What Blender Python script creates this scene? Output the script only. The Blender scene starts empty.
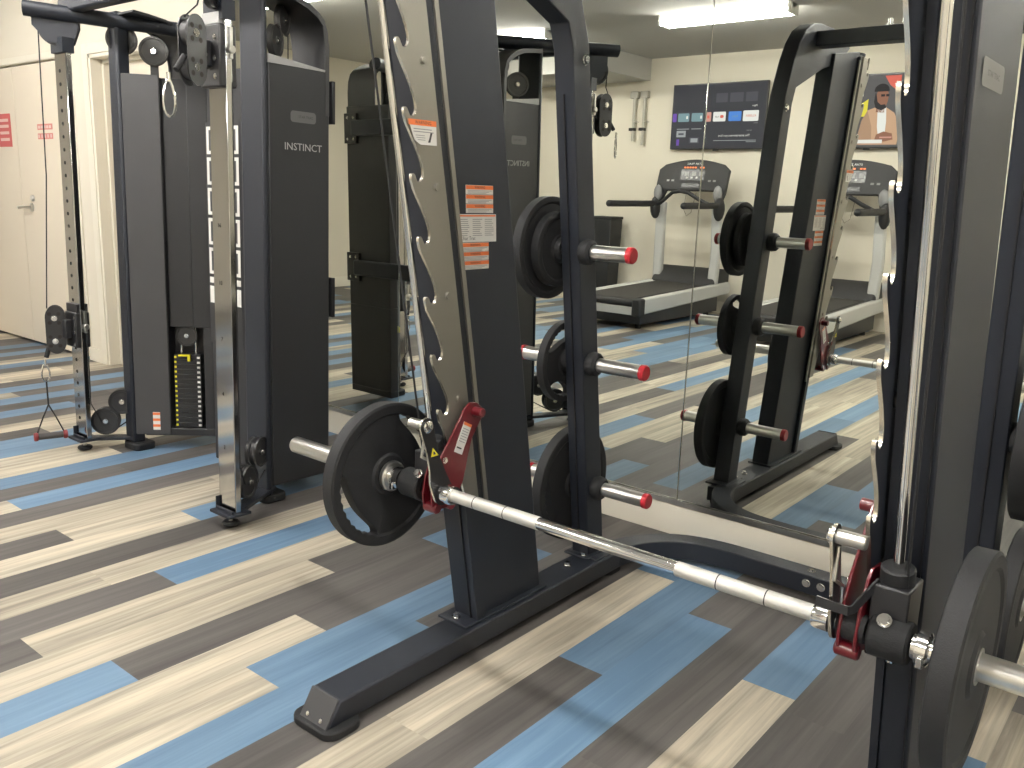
import bpy, bmesh, math, random
from mathutils import Vector, Matrix
random.seed(7)
PI = math.pi
sc = bpy.context.scene
COL = sc.collection

# ------------------------------------------------------------------ materials
def nmat(name, col, rough=0.5, metal=0.0, bump=0.0, bscale=200.0, var=0.0, vscale=3.0, emit=None, estr=0.0, spec=0.5, coat=0.0):
    m = bpy.data.materials.new(name); m.use_nodes = True
    nt = m.node_tree; b = nt.nodes['Principled BSDF']
    b.inputs['Base Color'].default_value = (*col, 1)
    b.inputs['Roughness'].default_value = rough
    b.inputs['Metallic'].default_value = metal
    b.inputs['Specular IOR Level'].default_value = spec
    if coat: b.inputs['Coat Weight'].default_value = coat
    if emit:
        b.inputs['Emission Color'].default_value = (*emit, 1)
        b.inputs['Emission Strength'].default_value = estr
    if bump or var:
        tc = nt.nodes.new('ShaderNodeTexCoord')
    if bump:
        n = nt.nodes.new('ShaderNodeTexNoise'); n.inputs['Scale'].default_value = bscale; n.inputs['Detail'].default_value = 3
        bp = nt.nodes.new('ShaderNodeBump'); bp.inputs['Strength'].default_value = bump; bp.inputs['Distance'].default_value = 0.002
        nt.links.new(tc.outputs['Object'], n.inputs['Vector']); nt.links.new(n.outputs['Fac'], bp.inputs['Height'])
        nt.links.new(bp.outputs['Normal'], b.inputs['Normal'])
    if var:
        n2 = nt.nodes.new('ShaderNodeTexNoise'); n2.inputs['Scale'].default_value = vscale; n2.inputs['Detail'].default_value = 4
        mr = nt.nodes.new('ShaderNodeMapRange'); mr.inputs['To Min'].default_value = 1 - var; mr.inputs['To Max'].default_value = 1 + var
        mx = nt.nodes.new('ShaderNodeMix'); mx.data_type = 'RGBA'; mx.blend_type = 'MULTIPLY'; mx.inputs[0].default_value = 1
        mx.inputs[6].default_value = (*col, 1)
        nt.links.new(tc.outputs['Object'], n2.inputs['Vector']); nt.links.new(n2.outputs['Fac'], mr.inputs['Value'])
        nt.links.new(mr.outputs['Result'], mx.inputs[7]); nt.links.new(mx.outputs[2], b.inputs['Base Color'])
    return m

def plankmat(name, c1, c2, rough):
    m = bpy.data.materials.new(name); m.use_nodes = True
    nt = m.node_tree; b = nt.nodes['Principled BSDF']; L = nt.links.new
    tc = nt.nodes.new('ShaderNodeTexCoord')
    at = nt.nodes.new('ShaderNodeAttribute'); at.attribute_name = 'plank_seed'
    mp = nt.nodes.new('ShaderNodeMapping'); mp.inputs['Scale'].default_value = (42, 1.6, 1)
    ad = nt.nodes.new('ShaderNodeVectorMath'); ad.operation = 'MULTIPLY_ADD'
    ad.inputs[1].default_value = (37, 91, 53)
    L(at.outputs['Fac'], ad.inputs[0]); L(tc.outputs['Object'], ad.inputs[2])
    L(ad.outputs[0], mp.inputs['Vector'])
    n = nt.nodes.new('ShaderNodeTexNoise'); n.inputs['Scale'].default_value = 1.0; n.inputs['Detail'].default_value = 6; n.inputs['Roughness'].default_value = 0.62; n.inputs['Distortion'].default_value = 0.5
    L(mp.outputs[0], n.inputs['Vector'])
    mp2 = nt.nodes.new('ShaderNodeMapping'); mp2.inputs['Scale'].default_value = (7, 0.7, 1)
    L(ad.outputs[0], mp2.inputs['Vector'])
    n2 = nt.nodes.new('ShaderNodeTexNoise'); n2.inputs['Scale'].default_value = 1.0; n2.inputs['Detail'].default_value = 2
    L(mp2.outputs[0], n2.inputs['Vector'])
    av = nt.nodes.new('ShaderNodeMath'); av.operation = 'ADD'
    L(n.outputs['Fac'], av.inputs[0]); L(n2.outputs['Fac'], av.inputs[1])
    mr = nt.nodes.new('ShaderNodeMapRange'); mr.inputs['From Min'].default_value = 0.78; mr.inputs['From Max'].default_value = 1.25
    L(av.outputs[0], mr.inputs['Value'])
    mx = nt.nodes.new('ShaderNodeMix'); mx.data_type = 'RGBA'
    mx.inputs[6].default_value = (*c1, 1); mx.inputs[7].default_value = (*c2, 1)
    L(mr.outputs[0], mx.inputs[0])
    # each plank a little lighter or darker
    mr2 = nt.nodes.new('ShaderNodeMapRange'); mr2.inputs['To Min'].default_value = 0.84; mr2.inputs['To Max'].default_value = 1.12
    L(at.outputs['Fac'], mr2.inputs['Value'])
    m2 = nt.nodes.new('ShaderNodeMix'); m2.data_type = 'RGBA'; m2.blend_type = 'MULTIPLY'; m2.inputs[0].default_value = 1
    L(mx.outputs[2], m2.inputs[6]); L(mr2.outputs[0], m2.inputs[7]); L(m2.outputs[2], b.inputs['Base Color'])
    b.inputs['Roughness'].default_value = rough
    b.inputs['Specular IOR Level'].default_value = 0.4
    return m

M = {
 'cream': plankmat('cream_plank', (0.25, 0.225, 0.18), (0.62, 0.555, 0.43), 0.58),
 'dark': plankmat('charcoal_plank', (0.070, 0.065, 0.062), (0.128, 0.118, 0.110), 0.55),
 'blue': plankmat('blue_plank', (0.105, 0.185, 0.285), (0.165, 0.265, 0.38), 0.55),
 'wall': nmat('wall_paint', (0.74, 0.69, 0.575), 0.85, bump=0.15, bscale=60, var=0.015, vscale=1.5),
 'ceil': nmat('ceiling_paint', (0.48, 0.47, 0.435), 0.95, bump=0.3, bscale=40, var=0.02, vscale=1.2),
 'trim': nmat('trim_paint', (0.78, 0.735, 0.62), 0.45),
 'door': nmat('door_paint', (0.74, 0.665, 0.545), 0.5, bump=0.08, bscale=30),
 'gap': nmat('door_gap_dark', (0.02, 0.017, 0.014), 0.9),
 'black': nmat('black_powder_coat', (0.0135, 0.0165, 0.0245), 0.48, bump=0.25, bscale=900, spec=0.45),
 'blacks': nmat('satin_black_metal', (0.014, 0.014, 0.016), 0.32),
 'shroud': nmat('charcoal_shroud', (0.022, 0.0225, 0.025), 0.48, bump=0.2, bscale=700),
 'pulleygrey': nmat('grey_pulley_plastic', (0.06, 0.059, 0.056), 0.5),
 'shroud3': nmat('dark_shroud', (0.014, 0.0145, 0.016), 0.5, bump=0.2, bscale=700),
 'shroud2': nmat('grey_shroud', (0.045, 0.045, 0.047), 0.5, bump=0.2, bscale=700),
 'rubber': nmat('black_rubber', (0.016, 0.0165, 0.018), 0.62, bump=0.3, bscale=400, spec=0.35),
 'plastic': nmat('black_plastic', (0.020, 0.020, 0.022), 0.38),
 'colchrome': nmat('column_chrome', (0.50, 0.50, 0.50), 0.10, 1.0),
 'chrome': nmat('chrome', (0.78, 0.78, 0.77), 0.12, 1.0),
 'steel': nmat('satin_steel', (0.66, 0.65, 0.62), 0.28, 1.0, bump=0.05, bscale=300),
 'knurl': nmat('knurled_steel', (0.80, 0.79, 0.75), 0.42, 1.0, bump=0.6, bscale=1500),
 'gun': nmat('gunmetal_plate', (0.27, 0.255, 0.225), 0.38, 0.75, bump=0.15, bscale=500),
 'edge': nmat('bare_cut_edge', (0.80, 0.76, 0.66), 0.25, 1.0),
 'red': nmat('red_paint', (0.125, 0.006, 0.012), 0.28, coat=0.5),
 'redcap': nmat('red_plastic', (0.42, 0.018, 0.028), 0.35),
 'handred': nmat('red_rubber', (0.20, 0.025, 0.03), 0.5),
 'handgrey': nmat('grey_foam', (0.06, 0.057, 0.057), 0.7),
 'strap': nmat('black_webbing', (0.02, 0.02, 0.022), 0.8),
 'white': nmat('label_white', (0.72, 0.71, 0.67), 0.5),
 'orange': nmat('label_orange', (0.80, 0.20, 0.06), 0.5),
 'ltext': nmat('label_grey_print', (0.28, 0.28, 0.28), 0.6),
 'dtext': nmat('label_black_print', (0.05, 0.05, 0.05), 0.6),
 'yellow': nmat('label_yellow', (0.85, 0.75, 0.03), 0.5),
 'badge': nmat('badge_grey', (0.13, 0.13, 0.13), 0.35),
 'logo': nmat('logo_silver', (0.45, 0.45, 0.44), 0.4),
 'signred': nmat('sign_red', (0.55, 0.10, 0.10), 0.5),
 'signpink': nmat('sign_print_red', (0.62, 0.22, 0.19), 0.5),
 'signtext': nmat('sign_print_white', (0.72, 0.52, 0.47), 0.5),
 'tgrey': nmat('treadmill_silver', (0.52, 0.52, 0.50), 0.45, 0.0),
 'tdark': nmat('treadmill_dark_grey', (0.020, 0.020, 0.021), 0.6),
 'belt': nmat('treadmill_belt', (0.030, 0.028, 0.026), 0.7, bump=0.4, bscale=300),
 'btn': nmat('button_grey', (0.22, 0.22, 0.22), 0.4),
 'bin': nmat('bin_plastic', (0.018, 0.019, 0.021), 0.5),
 'pipe': nmat('pipe_grey_paint', (0.46, 0.44, 0.38), 0.5),
 'fixture': nmat('fixture_white', (0.75, 0.75, 0.72), 0.5),
 'tube': nmat('lamp_tube', (0.9, 0.9, 0.85), 0.5, emit=(1.0, 0.965, 0.93), estr=80.0),
 'mirror': nmat('mirror_glass', (0.70, 0.72, 0.67), 0.0, 1.0),
 'tvbezel': nmat('tv_bezel', (0.012, 0.012, 0.013), 0.3),
 'led': nmat('red_led_digits', (0.1, 0.01, 0.0), 0.5, emit=(1.0, 0.22, 0.06), estr=1.6),
 'ledw': nmat('white_lit_print', (0.3, 0.3, 0.3), 0.5, emit=(1, 1, 1), estr=0.6),
}
def emat(name, c, s=1.0):
    M[name] = nmat(name, (0.01, 0.01, 0.01), 0.55, emit=c, estr=s, spec=0.2)
emat('scr_dark', (0.040, 0.040, 0.052), 0.9); emat('scr_grey', (0.10, 0.095, 0.10)); emat('scr_white', (0.85, 0.84, 0.82))
emat('scr_blue', (0.07, 0.24, 0.72)); emat('scr_teal', (0.20, 0.32, 0.36)); emat('scr_purple', (0.16, 0.07, 0.45))
emat('scr_red', (0.75, 0.14, 0.10)); emat('scr_pale', (0.36, 0.38, 0.40)); emat('scr_mid', (0.07, 0.07, 0.09))
emat('scr_tan', (0.62, 0.38, 0.24)); emat('scr_skin', (0.30, 0.13, 0.08)); emat('scr_hair', (0.015, 0.012, 0.014))
emat('scr_yellow', (0.80, 0.70, 0.05)); emat('scr_pink', (0.66, 0.33, 0.28)); emat('scr_tan2', (0.45, 0.27, 0.17))

# ------------------------------------------------------------------ object helpers
def tag(o, label=None, cat=None, group=None, kind=None):
    if label: o['label'] = label
    if cat: o['category'] = cat
    if group: o['group'] = group
    if kind: o['kind'] = kind
    return o
WM = {}
def thing(name, label, cat, loc=(0, 0, 0), rz=0.0, group=None):
    o = bpy.data.objects.new(name, None); COL.objects.link(o)
    o.empty_display_size = 0.1
    o.location = loc; o.rotation_euler = (0, 0, rz)
    WM[o.name] = Matrix.Translation(loc) @ Matrix.Rotation(rz, 4, 'Z')
    return tag(o, label, cat, group)
def root_of(o):
    while o.parent: o = o.parent
    return o
class MB:
    def __init__(s): s.bm = bmesh.new(); s.mats = []
    def mi(s, mat):
        if mat not in s.mats: s.mats.append(mat)
        return s.mats.index(mat)
    def _f(s, vs, mi, smooth=False):
        try:
            f = s.bm.faces.new(vs); f.material_index = mi; f.smooth = smooth; return f
        except ValueError: return None
    def box(s, a, b, mat=None, mtx=None):
        x0, y0, z0 = [min(p, q) for p, q in zip(a, b)]; x1, y1, z1 = [max(p, q) for p, q in zip(a, b)]
        P = [(x0,y0,z0),(x1,y0,z0),(x1,y1,z0),(x0,y1,z0),(x0,y0,z1),(x1,y0,z1),(x1,y1,z1),(x0,y1,z1)]
        if mtx: P = [mtx @ Vector(p) for p in P]
        v = [s.bm.verts.new(p) for p in P]; mi = s.mi(mat)
        for q in ((3,2,1,0),(4,5,6,7),(0,1,5,4),(1,2,6,5),(2,3,7,6),(3,0,4,7)): s._f([v[i] for i in q], mi)
        return s
    def prism(s, poly, axis, a, b, mat=None, mside=None, smooth=False):
        # poly: 2D points in the plane normal to axis ('x': (y,z), 'y': (x,z), 'z': (x,y))
        f = {'x': lambda p, t: (t, p[0], p[1]), 'y': lambda p, t: (p[0], t, p[1]), 'z': lambda p, t: (p[0], p[1], t)}[axis]
        A = [s.bm.verts.new(f(p, a)) for p in poly]; B = [s.bm.verts.new(f(p, b)) for p in poly]
        mi = s.mi(mat); ms = s.mi(mside or mat)
        s._f(A, mi); s._f(B[::-1], mi)
        n = len(poly)
        for i in range(n): s._f([A[i], B[i], B[(i+1) % n], A[(i+1) % n]], ms, smooth)
        return s
    def rev(s, prof, p, axis, mat=None, seg=28, smooth=True, closed=False):
        # prof: list of (t, r) along unit axis from point p
        ax = Vector(axis).normalized(); u = ax.orthogonal().normalized(); w = ax.cross(u); p = Vector(p)
        rings = []; mi = s.mi(mat)
        for t, r in prof:
            if r < 1e-6: rings.append([s.bm.verts.new(p + ax*t)])
            else: rings.append([s.bm.verts.new(p + ax*t + (u*math.cos(2*PI*i/seg) + w*math.sin(2*PI*i/seg))*r) for i in range(seg)])
        if closed: rings.append(rings[0])
        for A, B in zip(rings, rings[1:]):
            for i in range(seg):
                j = (i+1) % seg
                if len(A) == 1 and len(B) == 1: continue
                if len(A) == 1: s._f([A[0], B[i], B[j]], mi, smooth)
                elif len(B) == 1: s._f([A[i], B[0], A[j]], mi, smooth)
                else: s._f([A[i], B[i], B[j], A[j]], mi, smooth)
        return s
    def cyl(s, p0, p1, r, mat=None, seg=24, ch=0.0):
        p0 = Vector(p0); p1 = Vector(p1); d = p1 - p0; L = d.length
        pr = [(0, 0), (0, r-ch), (ch, r), (L-ch, r), (L, r-ch), (L, 0)] if ch else [(0, 0), (0, r), (L, r), (L, 0)]
        return s.rev(pr, p0, d, mat, seg)
    def pipe(s, pts, r, mat=None, seg=12, cyc=False, rx=None):
        pts = [Vector(p) for p in pts]; n = len(pts); rings = []; mi = s.mi(mat)
        pu = None
        for i, p in enumerate(pts):
            if cyc: t = pts[(i+1) % n] - pts[i-1]
            else: t = pts[min(i+1, n-1)] - pts[max(i-1, 0)]
            t.normalize()
            u = t.orthogonal().normalized() if pu is None else (pu - t*pu.dot(t)).normalized()
            pu = u; w = t.cross(u)
            rings.append([s.bm.verts.new(p + u*math.cos(2*PI*k/seg)*r + w*math.sin(2*PI*k/seg)*(rx or r)) for k in range(seg)])
        prs = list(zip(rings, rings[1:])) + ([(rings[-1], rings[0])] if cyc else [])
        for A, B in prs:
            for k in range(seg): s._f([A[k], B[k], B[(k+1) % seg], A[(k+1) % seg]], mi, True)
        if not cyc: s._f(rings[0][::-1], mi); s._f(rings[-1], mi)
        return s
    def sweep(s, pts, prof, mat=None, up=(0, 0, 1), caps=True):
        # prof: (side, up) offsets around path points
        pts = [Vector(p) for p in pts]; n = len(pts); up = Vector(up); rings = []; mi = s.mi(mat)
        for i, p in enumerate(pts):
            t = (pts[min(i+1, n-1)] - pts[max(i-1, 0)]).normalized()
            sd = t.cross(up).normalized(); uu = sd.cross(t).normalized()
            k = 1.0
            rings.append([s.bm.verts.new(p + sd*a*k + uu*b) for a, b in prof])
        m = len(prof)
        for A, B in zip(rings, rings[1:]):
            for k in range(m): s._f([A[k], A[(k+1) % m], B[(k+1) % m], B[k]], mi)
        if caps: s._f(rings[0], mi); s._f(rings[-1][::-1], mi)
        return s
    def ball(s, c, r, mat=None, seg=16, sc_=(1, 1, 1)):
        mi = s.mi(mat); nr = seg//2
        rings = []
        for i in range(nr+1):
            th = PI*i/nr
            if i in (0, nr): rings.append([s.bm.verts.new(Vector(c) + Vector((0, 0, r*sc_[2]*math.cos(th))))])
            else: rings.append([s.bm.verts.new(Vector(c) + Vector((r*sc_[0]*math.sin(th)*math.cos(2*PI*k/seg), r*sc_[1]*math.sin(th)*math.sin(2*PI*k/seg), r*sc_[2]*math.cos(th)))) for k in range(seg)])
        for A, B in zip(rings, rings[1:]):
            for k in range(seg):
                j = (k+1) % seg
                if len(A) == 1: s._f([A[0], B[k], B[j]], mi, True)
                elif len(B) == 1: s._f([A[k], B[0], A[j]], mi, True)
                else: s._f([A[k], B[k], B[j], A[j]], mi, True)
        return s
    def mesh(s, me, mtx, mat):
        mi = s.mi(mat); vs = [s.bm.verts.new(mtx @ v.co) for v in me.vertices]
        for p in me.polygons: s._f([vs[i] for i in p.vertices], mi)
        return s
    def build(s, name, mat, parent=None, bevel=0.0, local=False, loc=None, angle=35, seg=2):
        bm = s.bm
        bmesh.ops.recalc_face_normals(bm, faces=bm.faces)
        if parent is not None and not local:
            bmesh.ops.transform(bm, matrix=WM[root_of(parent).name].inverted(), verts=bm.verts)
        if loc is not None:
            bmesh.ops.translate(bm, vec=-Vector(loc), verts=bm.verts)
        me = bpy.data.meshes.new(name); bm.to_mesh(me); bm.free()
        for k in (s.mats or [None]):
            me.materials.append(M[k] if k else M[mat])
        try: me.set_sharp_from_angle(angle=math.radians(angle))
        except Exception: pass
        o = bpy.data.objects.new(name, me); COL.objects.link(o)
        if loc is not None: o.location = loc
        if parent is not None: o.parent = parent
        else: WM[o.name] = Matrix.Translation(loc or (0, 0, 0))
        if bevel:
            b = o.modifiers.new('bevel', 'BEVEL'); b.width = bevel; b.segments = seg; b.limit_method = 'ANGLE'; b.angle_limit = math.radians(40)
        return o

_tc = {}
def text_mesh(txt, size, ext=0.0, align='CENTER', xs=1.0):
    key = (txt, size, ext, align, xs)
    if key not in _tc:
        c = bpy.data.curves.new('t', 'FONT'); c.body = txt; c.size = size; c.extrude = ext; c.align_x = align; c.align_y = 'CENTER'; c.resolution_u = 2
        o = bpy.data.objects.new('t', c); COL.objects.link(o)
        bpy.context.view_layer.update()
        me = bpy.data.meshes.new_from_object(o.evaluated_get(bpy.context.evaluated_depsgraph_get()))
        for v in me.vertices: v.co.x *= xs
        bpy.data.objects.remove(o); bpy.data.curves.remove(c); _tc[key] = me
    return _tc[key]
def basis(o, u, v):
    u = Vector(u).normalized(); v = Vector(v).normalized(); n = u.cross(v).normalized()
    return Matrix(((u.x, v.x, n.x, o[0]), (u.y, v.y, n.y, o[1]), (u.z, v.z, n.z, o[2]), (0, 0, 0, 1)))
def decal(name, parent, o, u, v, items, mat='white', th=0.0008):
    """flat printed thing: items (layer, x, y, w, h, material) or (layer,'t',x,y,string,size,material) or (layer,'p',poly,material)"""
    B = basis(o, u, v); mb = MB()
    for it in items:
        z = th*(1 + it[0]*0.6)
        if it[1] == 't':
            mb.mesh(text_mesh(it[4], it[5], xs=(it[7] if len(it) > 7 else 1.0)), B @ Matrix.Translation((it[2], it[3], z)), it[6])
        elif it[1] == 'p':
            vs = [mb.bm.verts.new(B @ Vector((x, y, z))) for x, y in it[2]]; mb._f(vs, mb.mi(it[3]))
        elif it[0] == 0:
            x, y, w, h = it[1:5]; mb.box((x, y, 0), (x+w, y+h, z), it[5], B)
        else:
            x, y, w, h = it[1:5]; vs = [mb.bm.verts.new(B @ Vector(q)) for q in ((x, y, z), (x+w, y, z), (x+w, y+h, z), (x, y+h, z))]; mb._f(vs, mb.mi(it[5]))
    return mb.build(name, mat, parent)
def rrect(w, h, r, cx=0, cy=0, n=5):
    P = []
    for sx, sy, a0 in ((1, 1, 0), (-1, 1, 90), (-1, -1, 180), (1, -1, 270)):
        for i in range(n+1):
            a = math.radians(a0 + 90*i/n); P.append((cx + sx*(w/2-r) + r*math.cos(a), cy + sy*(h/2-r) + r*math.sin(a)))
    return P
def bolt(mb, p, ax, r=0.009, h=0.006, mat='chrome'):
    ax = Vector(ax).normalized()
    mb.rev([(0, 0), (0, r*1.35), (h*0.25, r*1.35), (h*0.25, r), (h, r*0.9), (h, 0)], p, ax, mat, 12)

# ------------------------------------------------------------------ camera
cam = bpy.data.cameras.new('camera'); co = bpy.data.objects.new('camera', cam); COL.objects.link(co)
yaw, pit, rol = [math.radians(a) for a in (38.993, 12.331, 1.849)]
f = Vector((-math.sin(yaw)*math.cos(pit), math.cos(yaw)*math.cos(pit), -math.sin(pit)))
r0 = Vector((math.cos(yaw), math.sin(yaw), 0)); u0 = r0.cross(f)
r_ = r0*math.cos(rol) + u0*math.sin(rol); u_ = -r0*math.sin(rol) + u0*math.cos(rol)
co.matrix_world = Matrix(((r_.x, u_.x, -f.x, 0.0), (r_.y, u_.y, -f.y, -2.978), (r_.z, u_.z, -f.z, 1.31), (0, 0, 0, 1)))
cam.lens = 873.17/1024*36; cam.sensor_width = 36; cam.clip_start = 0.02
sc.camera = co

# ------------------------------------------------------------------ floor
XR, XL, YB, H = 2.6, -9.3, -6.6, 2.93
PW = 0.1521; PX0 = -0.721; PL = 1.2192
runs = {-3: (-.78, [(-.78, 'c'), (-2.0, 'b')]), -2: (-.3, [(-2.74, 'd')]), -1: (-.9, [(-3.3, 'd')]),
 0: (-.832, [(-.832, 'b'), (-2.05, 'c')]), 1: (-.2, [(-2.64, 'd')]), 2: (-.58, [(-.58, 'd'), (-3.0, 'b')]),
 3: (-1.079, [(-1.079, 'b'), (-2.3, 'd')]), 4: (-.396, [(-.396, 'b'), (-2.83, 'c')]), 5: (-2.03, [(-2.03, 'd'), (-4.4, 'c')]),
 6: (-1.212, [(-1.212, 'd'), (-4.87, 'b')]), 7: (-.5, [(-.5, 'd'), (-1.723, 'b'), (-4.2, 'c')]), 8: (-1.438, [(-1.438, 'd'), (-3.9, 'c')]),
 9: (-.73, [(-.73, 'b'), (-1.951, 'd'), (-4.4, 'b')]), 10: (-1.155, [(-1.155, 'd'), (-4.81, 'c')]), 11: (-.846, [(-.846, 'b'), (-2.066, 'c'), (-4.5, 'd')]),
 12: (-1.572, [(-1.572, 'b'), (-4.04, 'd')]), 13: (-.5, [(-7, 'c')]), 14: (-2.36, [(-2.36, 'd'), (-7, 'b')]), 15: (-1.205, [(-1.205, 'b'), (-7, 'c')]),
 16: (-1.632, [(-1.632, 'c'), (-7, 'd')]), 17: (-2.11, [(-2.11, 'c'), (-3.33, 'd'), (-7, 'c')]), 18: (-1.95, [(-1.95, 'd'), (-4.4, 'b'), (-7, 'd')]),
 19: (-1.63, [(-1.63, 'b'), (-2.85, 'c'), (-5.3, 'b'), (-7, 'c')]), 20: (-2.31, [(-2.31, 'd'), (-3.53, 'c'), (-7, 'b')]),
 21: (-2.86, [(-2.86, 'b'), (-4.08, 'c'), (-7, 'd')]), 22: (-.98, [(-.98, 'd'), (-3.42, 'c'), (-7, 'b')]), 23: (-.4, [(-2.9, 'c')]),
 24: (-1.04, [(-1.04, 'c'), (-2.3, 'b')]), 25: (-.3, [(-2.8, 'b')]), 26: (-1.06, [(-1.06, 'c'), (-2.3, 'd')]), 27: (-.6, [(-3, 'c')]),
 28: (-.2, [(-2.7, 'd')]), 29: (-.69, [(-.69, 'd'), (-1.9, 'b')]), 30: (-.4, [(-2.8, 'd')]), 31: (-.9, [(-2.2, 'b')]), 32: (-.84, [(-.84, 'd'), (-2.06, 'c')]),
 33: (-.5, [(-3, 'b')]), 34: (-.1, [(-2, 'd')]), 35: (-.7, [(-2, 'c')]), 36: (-.3, [(-3, 'c')]), 37: (-.8, [(-2, 'd')]), 38: (-.2, [(-2, 'b')]), 39: (-.6, [(-2, 'c')]),
 40: (-.3, [(-2, 'd')]), 41: (-.9, [(-2, 'b')]), 42: (-.9, [(-2, 'd')])}
cm = {'c': 'cream', 'd': 'dark', 'b': 'blue'}
mb = MB(); seeds = []
for j in range(-22, 57):
    xa = PX0 - PW*j; xb = xa - PW
    xa2, xb2 = min(xa, XR+.1), max(xb, XL-.1)
    if xa2 <= xb2: continue
    ph, rr = runs.get(j, (random.uniform(-1.2, 0), []))
    ys = [0.12]; y = ph
    while y > 0.05: y -= PL
    while y + PL < 0.05: y += PL
    while y > YB - .1: ys.append(y); y -= PL
    ys.append(YB - .1); last = None
    for a, b in zip(ys, ys[1:]):
        mid = (max(a, -9) + b)/2; c = None
        if a > 0.1: mid = b/2
        for ye, cc in rr:
            if mid > ye: c = cc; break
        if c is None: c = random.choice([q for q in 'ccddb' if q != last] or ['c'])
        last = c
        v = [mb.bm.verts.new(p) for p in ((xb2, b, 0), (xa2, b, 0), (xa2, a, 0), (xb2, a, 0))]
        mb._f(v, mb.mi(cm[c])); seeds.append(random.random())
fl = mb.build('floor', 'cream'); fl['kind'] = 'structure'
at = fl.data.attributes.new('plank_seed', 'FLOAT', 'FACE')
for i, s in enumerate(seeds[:len(fl.data.polygons)]): at.data[i].value = s
for p in fl.data.polygons:
    if p.normal.z < 0: p.flip()

# ------------------------------------------------------------------ room shell
def struct(o, label=None):
    o['kind'] = 'structure'
    if label: o['label'] = label
    return o
T = 0.16
mb = MB()
# mirror wall with a double door opening and a recessed opening
mb.box((XL-.1, 0, 0), (-8.36, T, H), 'wall').box((-8.36, 0, 2.14), (-6.47, T, H), 'wall').box((-6.47, 0, 0), (-6.17, T, H), 'wall')
mb.box((-6.17, 0, 2.13), (-5.15, T, H), 'wall').box((-5.15, 0, 0), (XR+.1, T, H), 'wall')
struct(mb.build('wall_back', 'wall'))
struct(MB().box((XL-.1, YB-.1, 0), (XL, 0, H)).build('wall_left', 'wall'))
struct(MB().box((XR, YB-.1, 0), (XR+.1, 0, H)).build('wall_right', 'wall'))
struct(MB().box((XL, YB-.1, 0), (XR, YB, H)).build('wall_front', 'wall'))
struct(MB().box((XL-.1, YB-.1, H), (XR+.1, T, H+.1)).build('ceiling', 'ceil'))
struct(MB().box((XL, YB, 2.68), (-5.75, -5.6, H)).build('trim_2', 'ceil', bevel=0.004), 'low boxed soffit under the ceiling')
# baseboards
def bboard(name, x0, x1, y, dirn):
    prof = [(0, 0), (0.014, 0), (0.014, 0.115), (0.008, 0.132), (0, 0.132)]
    m = MB()
    if dirn in (1, -1): m.prism([(y + dirn*a, b) for a, b in prof], 'x', x0, x1)
    else: m.prism([(y + (dirn//2)*a, b) for a, b in prof], 'y', x0, x1)
    return struct(m.build(name, 'trim'))
bboard('baseboard_back', -5.12, XR, 0, -1)
bboard('baseboard_front', XL, XR, YB, 1)
bboard('baseboard_left', YB, 0, XL, 2)
bboard('baseboard_right', YB, 0, XR, -2)
struct(MB().prism([(0, 0), (-0.012, 0), (-0.012, .10), (0, .10)], 'x', -6.41, -6.245).build('baseboard_5', 'trim', bevel=.002))
# doors
def door_leaf(name, x0, x1, y, label):
    m = MB().box((x0, y, 0.02), (x1, y+.045, 2.125))
    d = m.build(name, 'door', bevel=.002); d['kind'] = 'structure'; d['label'] = label; WM[d.name] = Matrix.Identity(4)
    return d
d1 = door_leaf('door_1', -7.405, -6.478, -0.002, 'cream flush door leaf with lever handle and hinges')
d2 = door_leaf('door_2', -8.35, -7.411, -0.002, 'cream flush door leaf carrying a red notice')
d3 = door_leaf('door_3', -6.07, -5.20, 0.11, 'white door set back in its frame')
m = MB().box((-8.37, 0.043, 0), (-6.465, T, 2.15)); struct(m.build('trim_3', 'gap'), 'dark gap around the double door')
m = MB().box((-6.17, .155, 0), (-5.15, T+.02, 2.14)); struct(m.build('trim_4', 'trim'))
# lever handle on door 1
m = MB()
m.rev([(0, 0), (0, .033), (.008, .033), (.012, .024), (.012, 0)], (-7.24, -.002, 1.085), (0, -1, 0), None, 24)
m.cyl((-7.24, -.01, 1.085), (-7.24, -.055, 1.085), .010)
m.pipe([(-7.24, -.052, 1.085), (-7.27, -.056, 1.087), (-7.32, -.056, 1.085), (-7.37, -.052, 1.080)], .009, rx=.012)
m.rev([(0, 0), (0, .026), (.008, .024), (.016, .018), (.016, 0)], (-7.21, -.002, 1.155), (0, -1, 0), None, 24)
m.build('door_handle', 'steel', d1)
for z in (1.86, 1.06, .28):
    m = MB().cyl((-6.476, -.010, z-.055), (-6.476, -.010, z+.055), .009).box((-6.50, -.006, z-.055), (-6.456, -.001, z+.055))
    m.build('hinge', 'steel', d1)
# casing of the recessed door
m = MB()
m.box((-6.245, -.014, 0), (-6.17, 0, 2.20)).box((-6.17, -.014, 2.13), (-5.15, 0, 2.20)).box((-5.15, -.014, 0), (-5.09, 0, 2.20))
m.box((-6.17, -.006, 0), (-6.145, .11, 2.13)).box((-5.175, -.006, 0), (-5.15, .11, 2.13)).box((-6.17, -.006, 2.105), (-5.15, .11, 2.13))
m.box((-6.145, .07, 0), (-6.12, .155, 2.105)).box((-5.2, .07, 0), (-5.175, .155, 2.105)).box((-6.145, .07, 2.08), (-5.175, .155, 2.105))
struct(m.build('trim_5', 'trim', bevel=.003), 'stepped white casing round the recessed door')
m = MB().box((-6.452, -.008, 0), (-6.42, 0, 2.19)).box((-8.38, -.008, 2.145), (-6.452, 0, 2.19)).box((-8.42, -.008, 0), (-8.38, 0, 2.19))
struct(m.build('trim_6', 'trim', bevel=.002))
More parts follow.
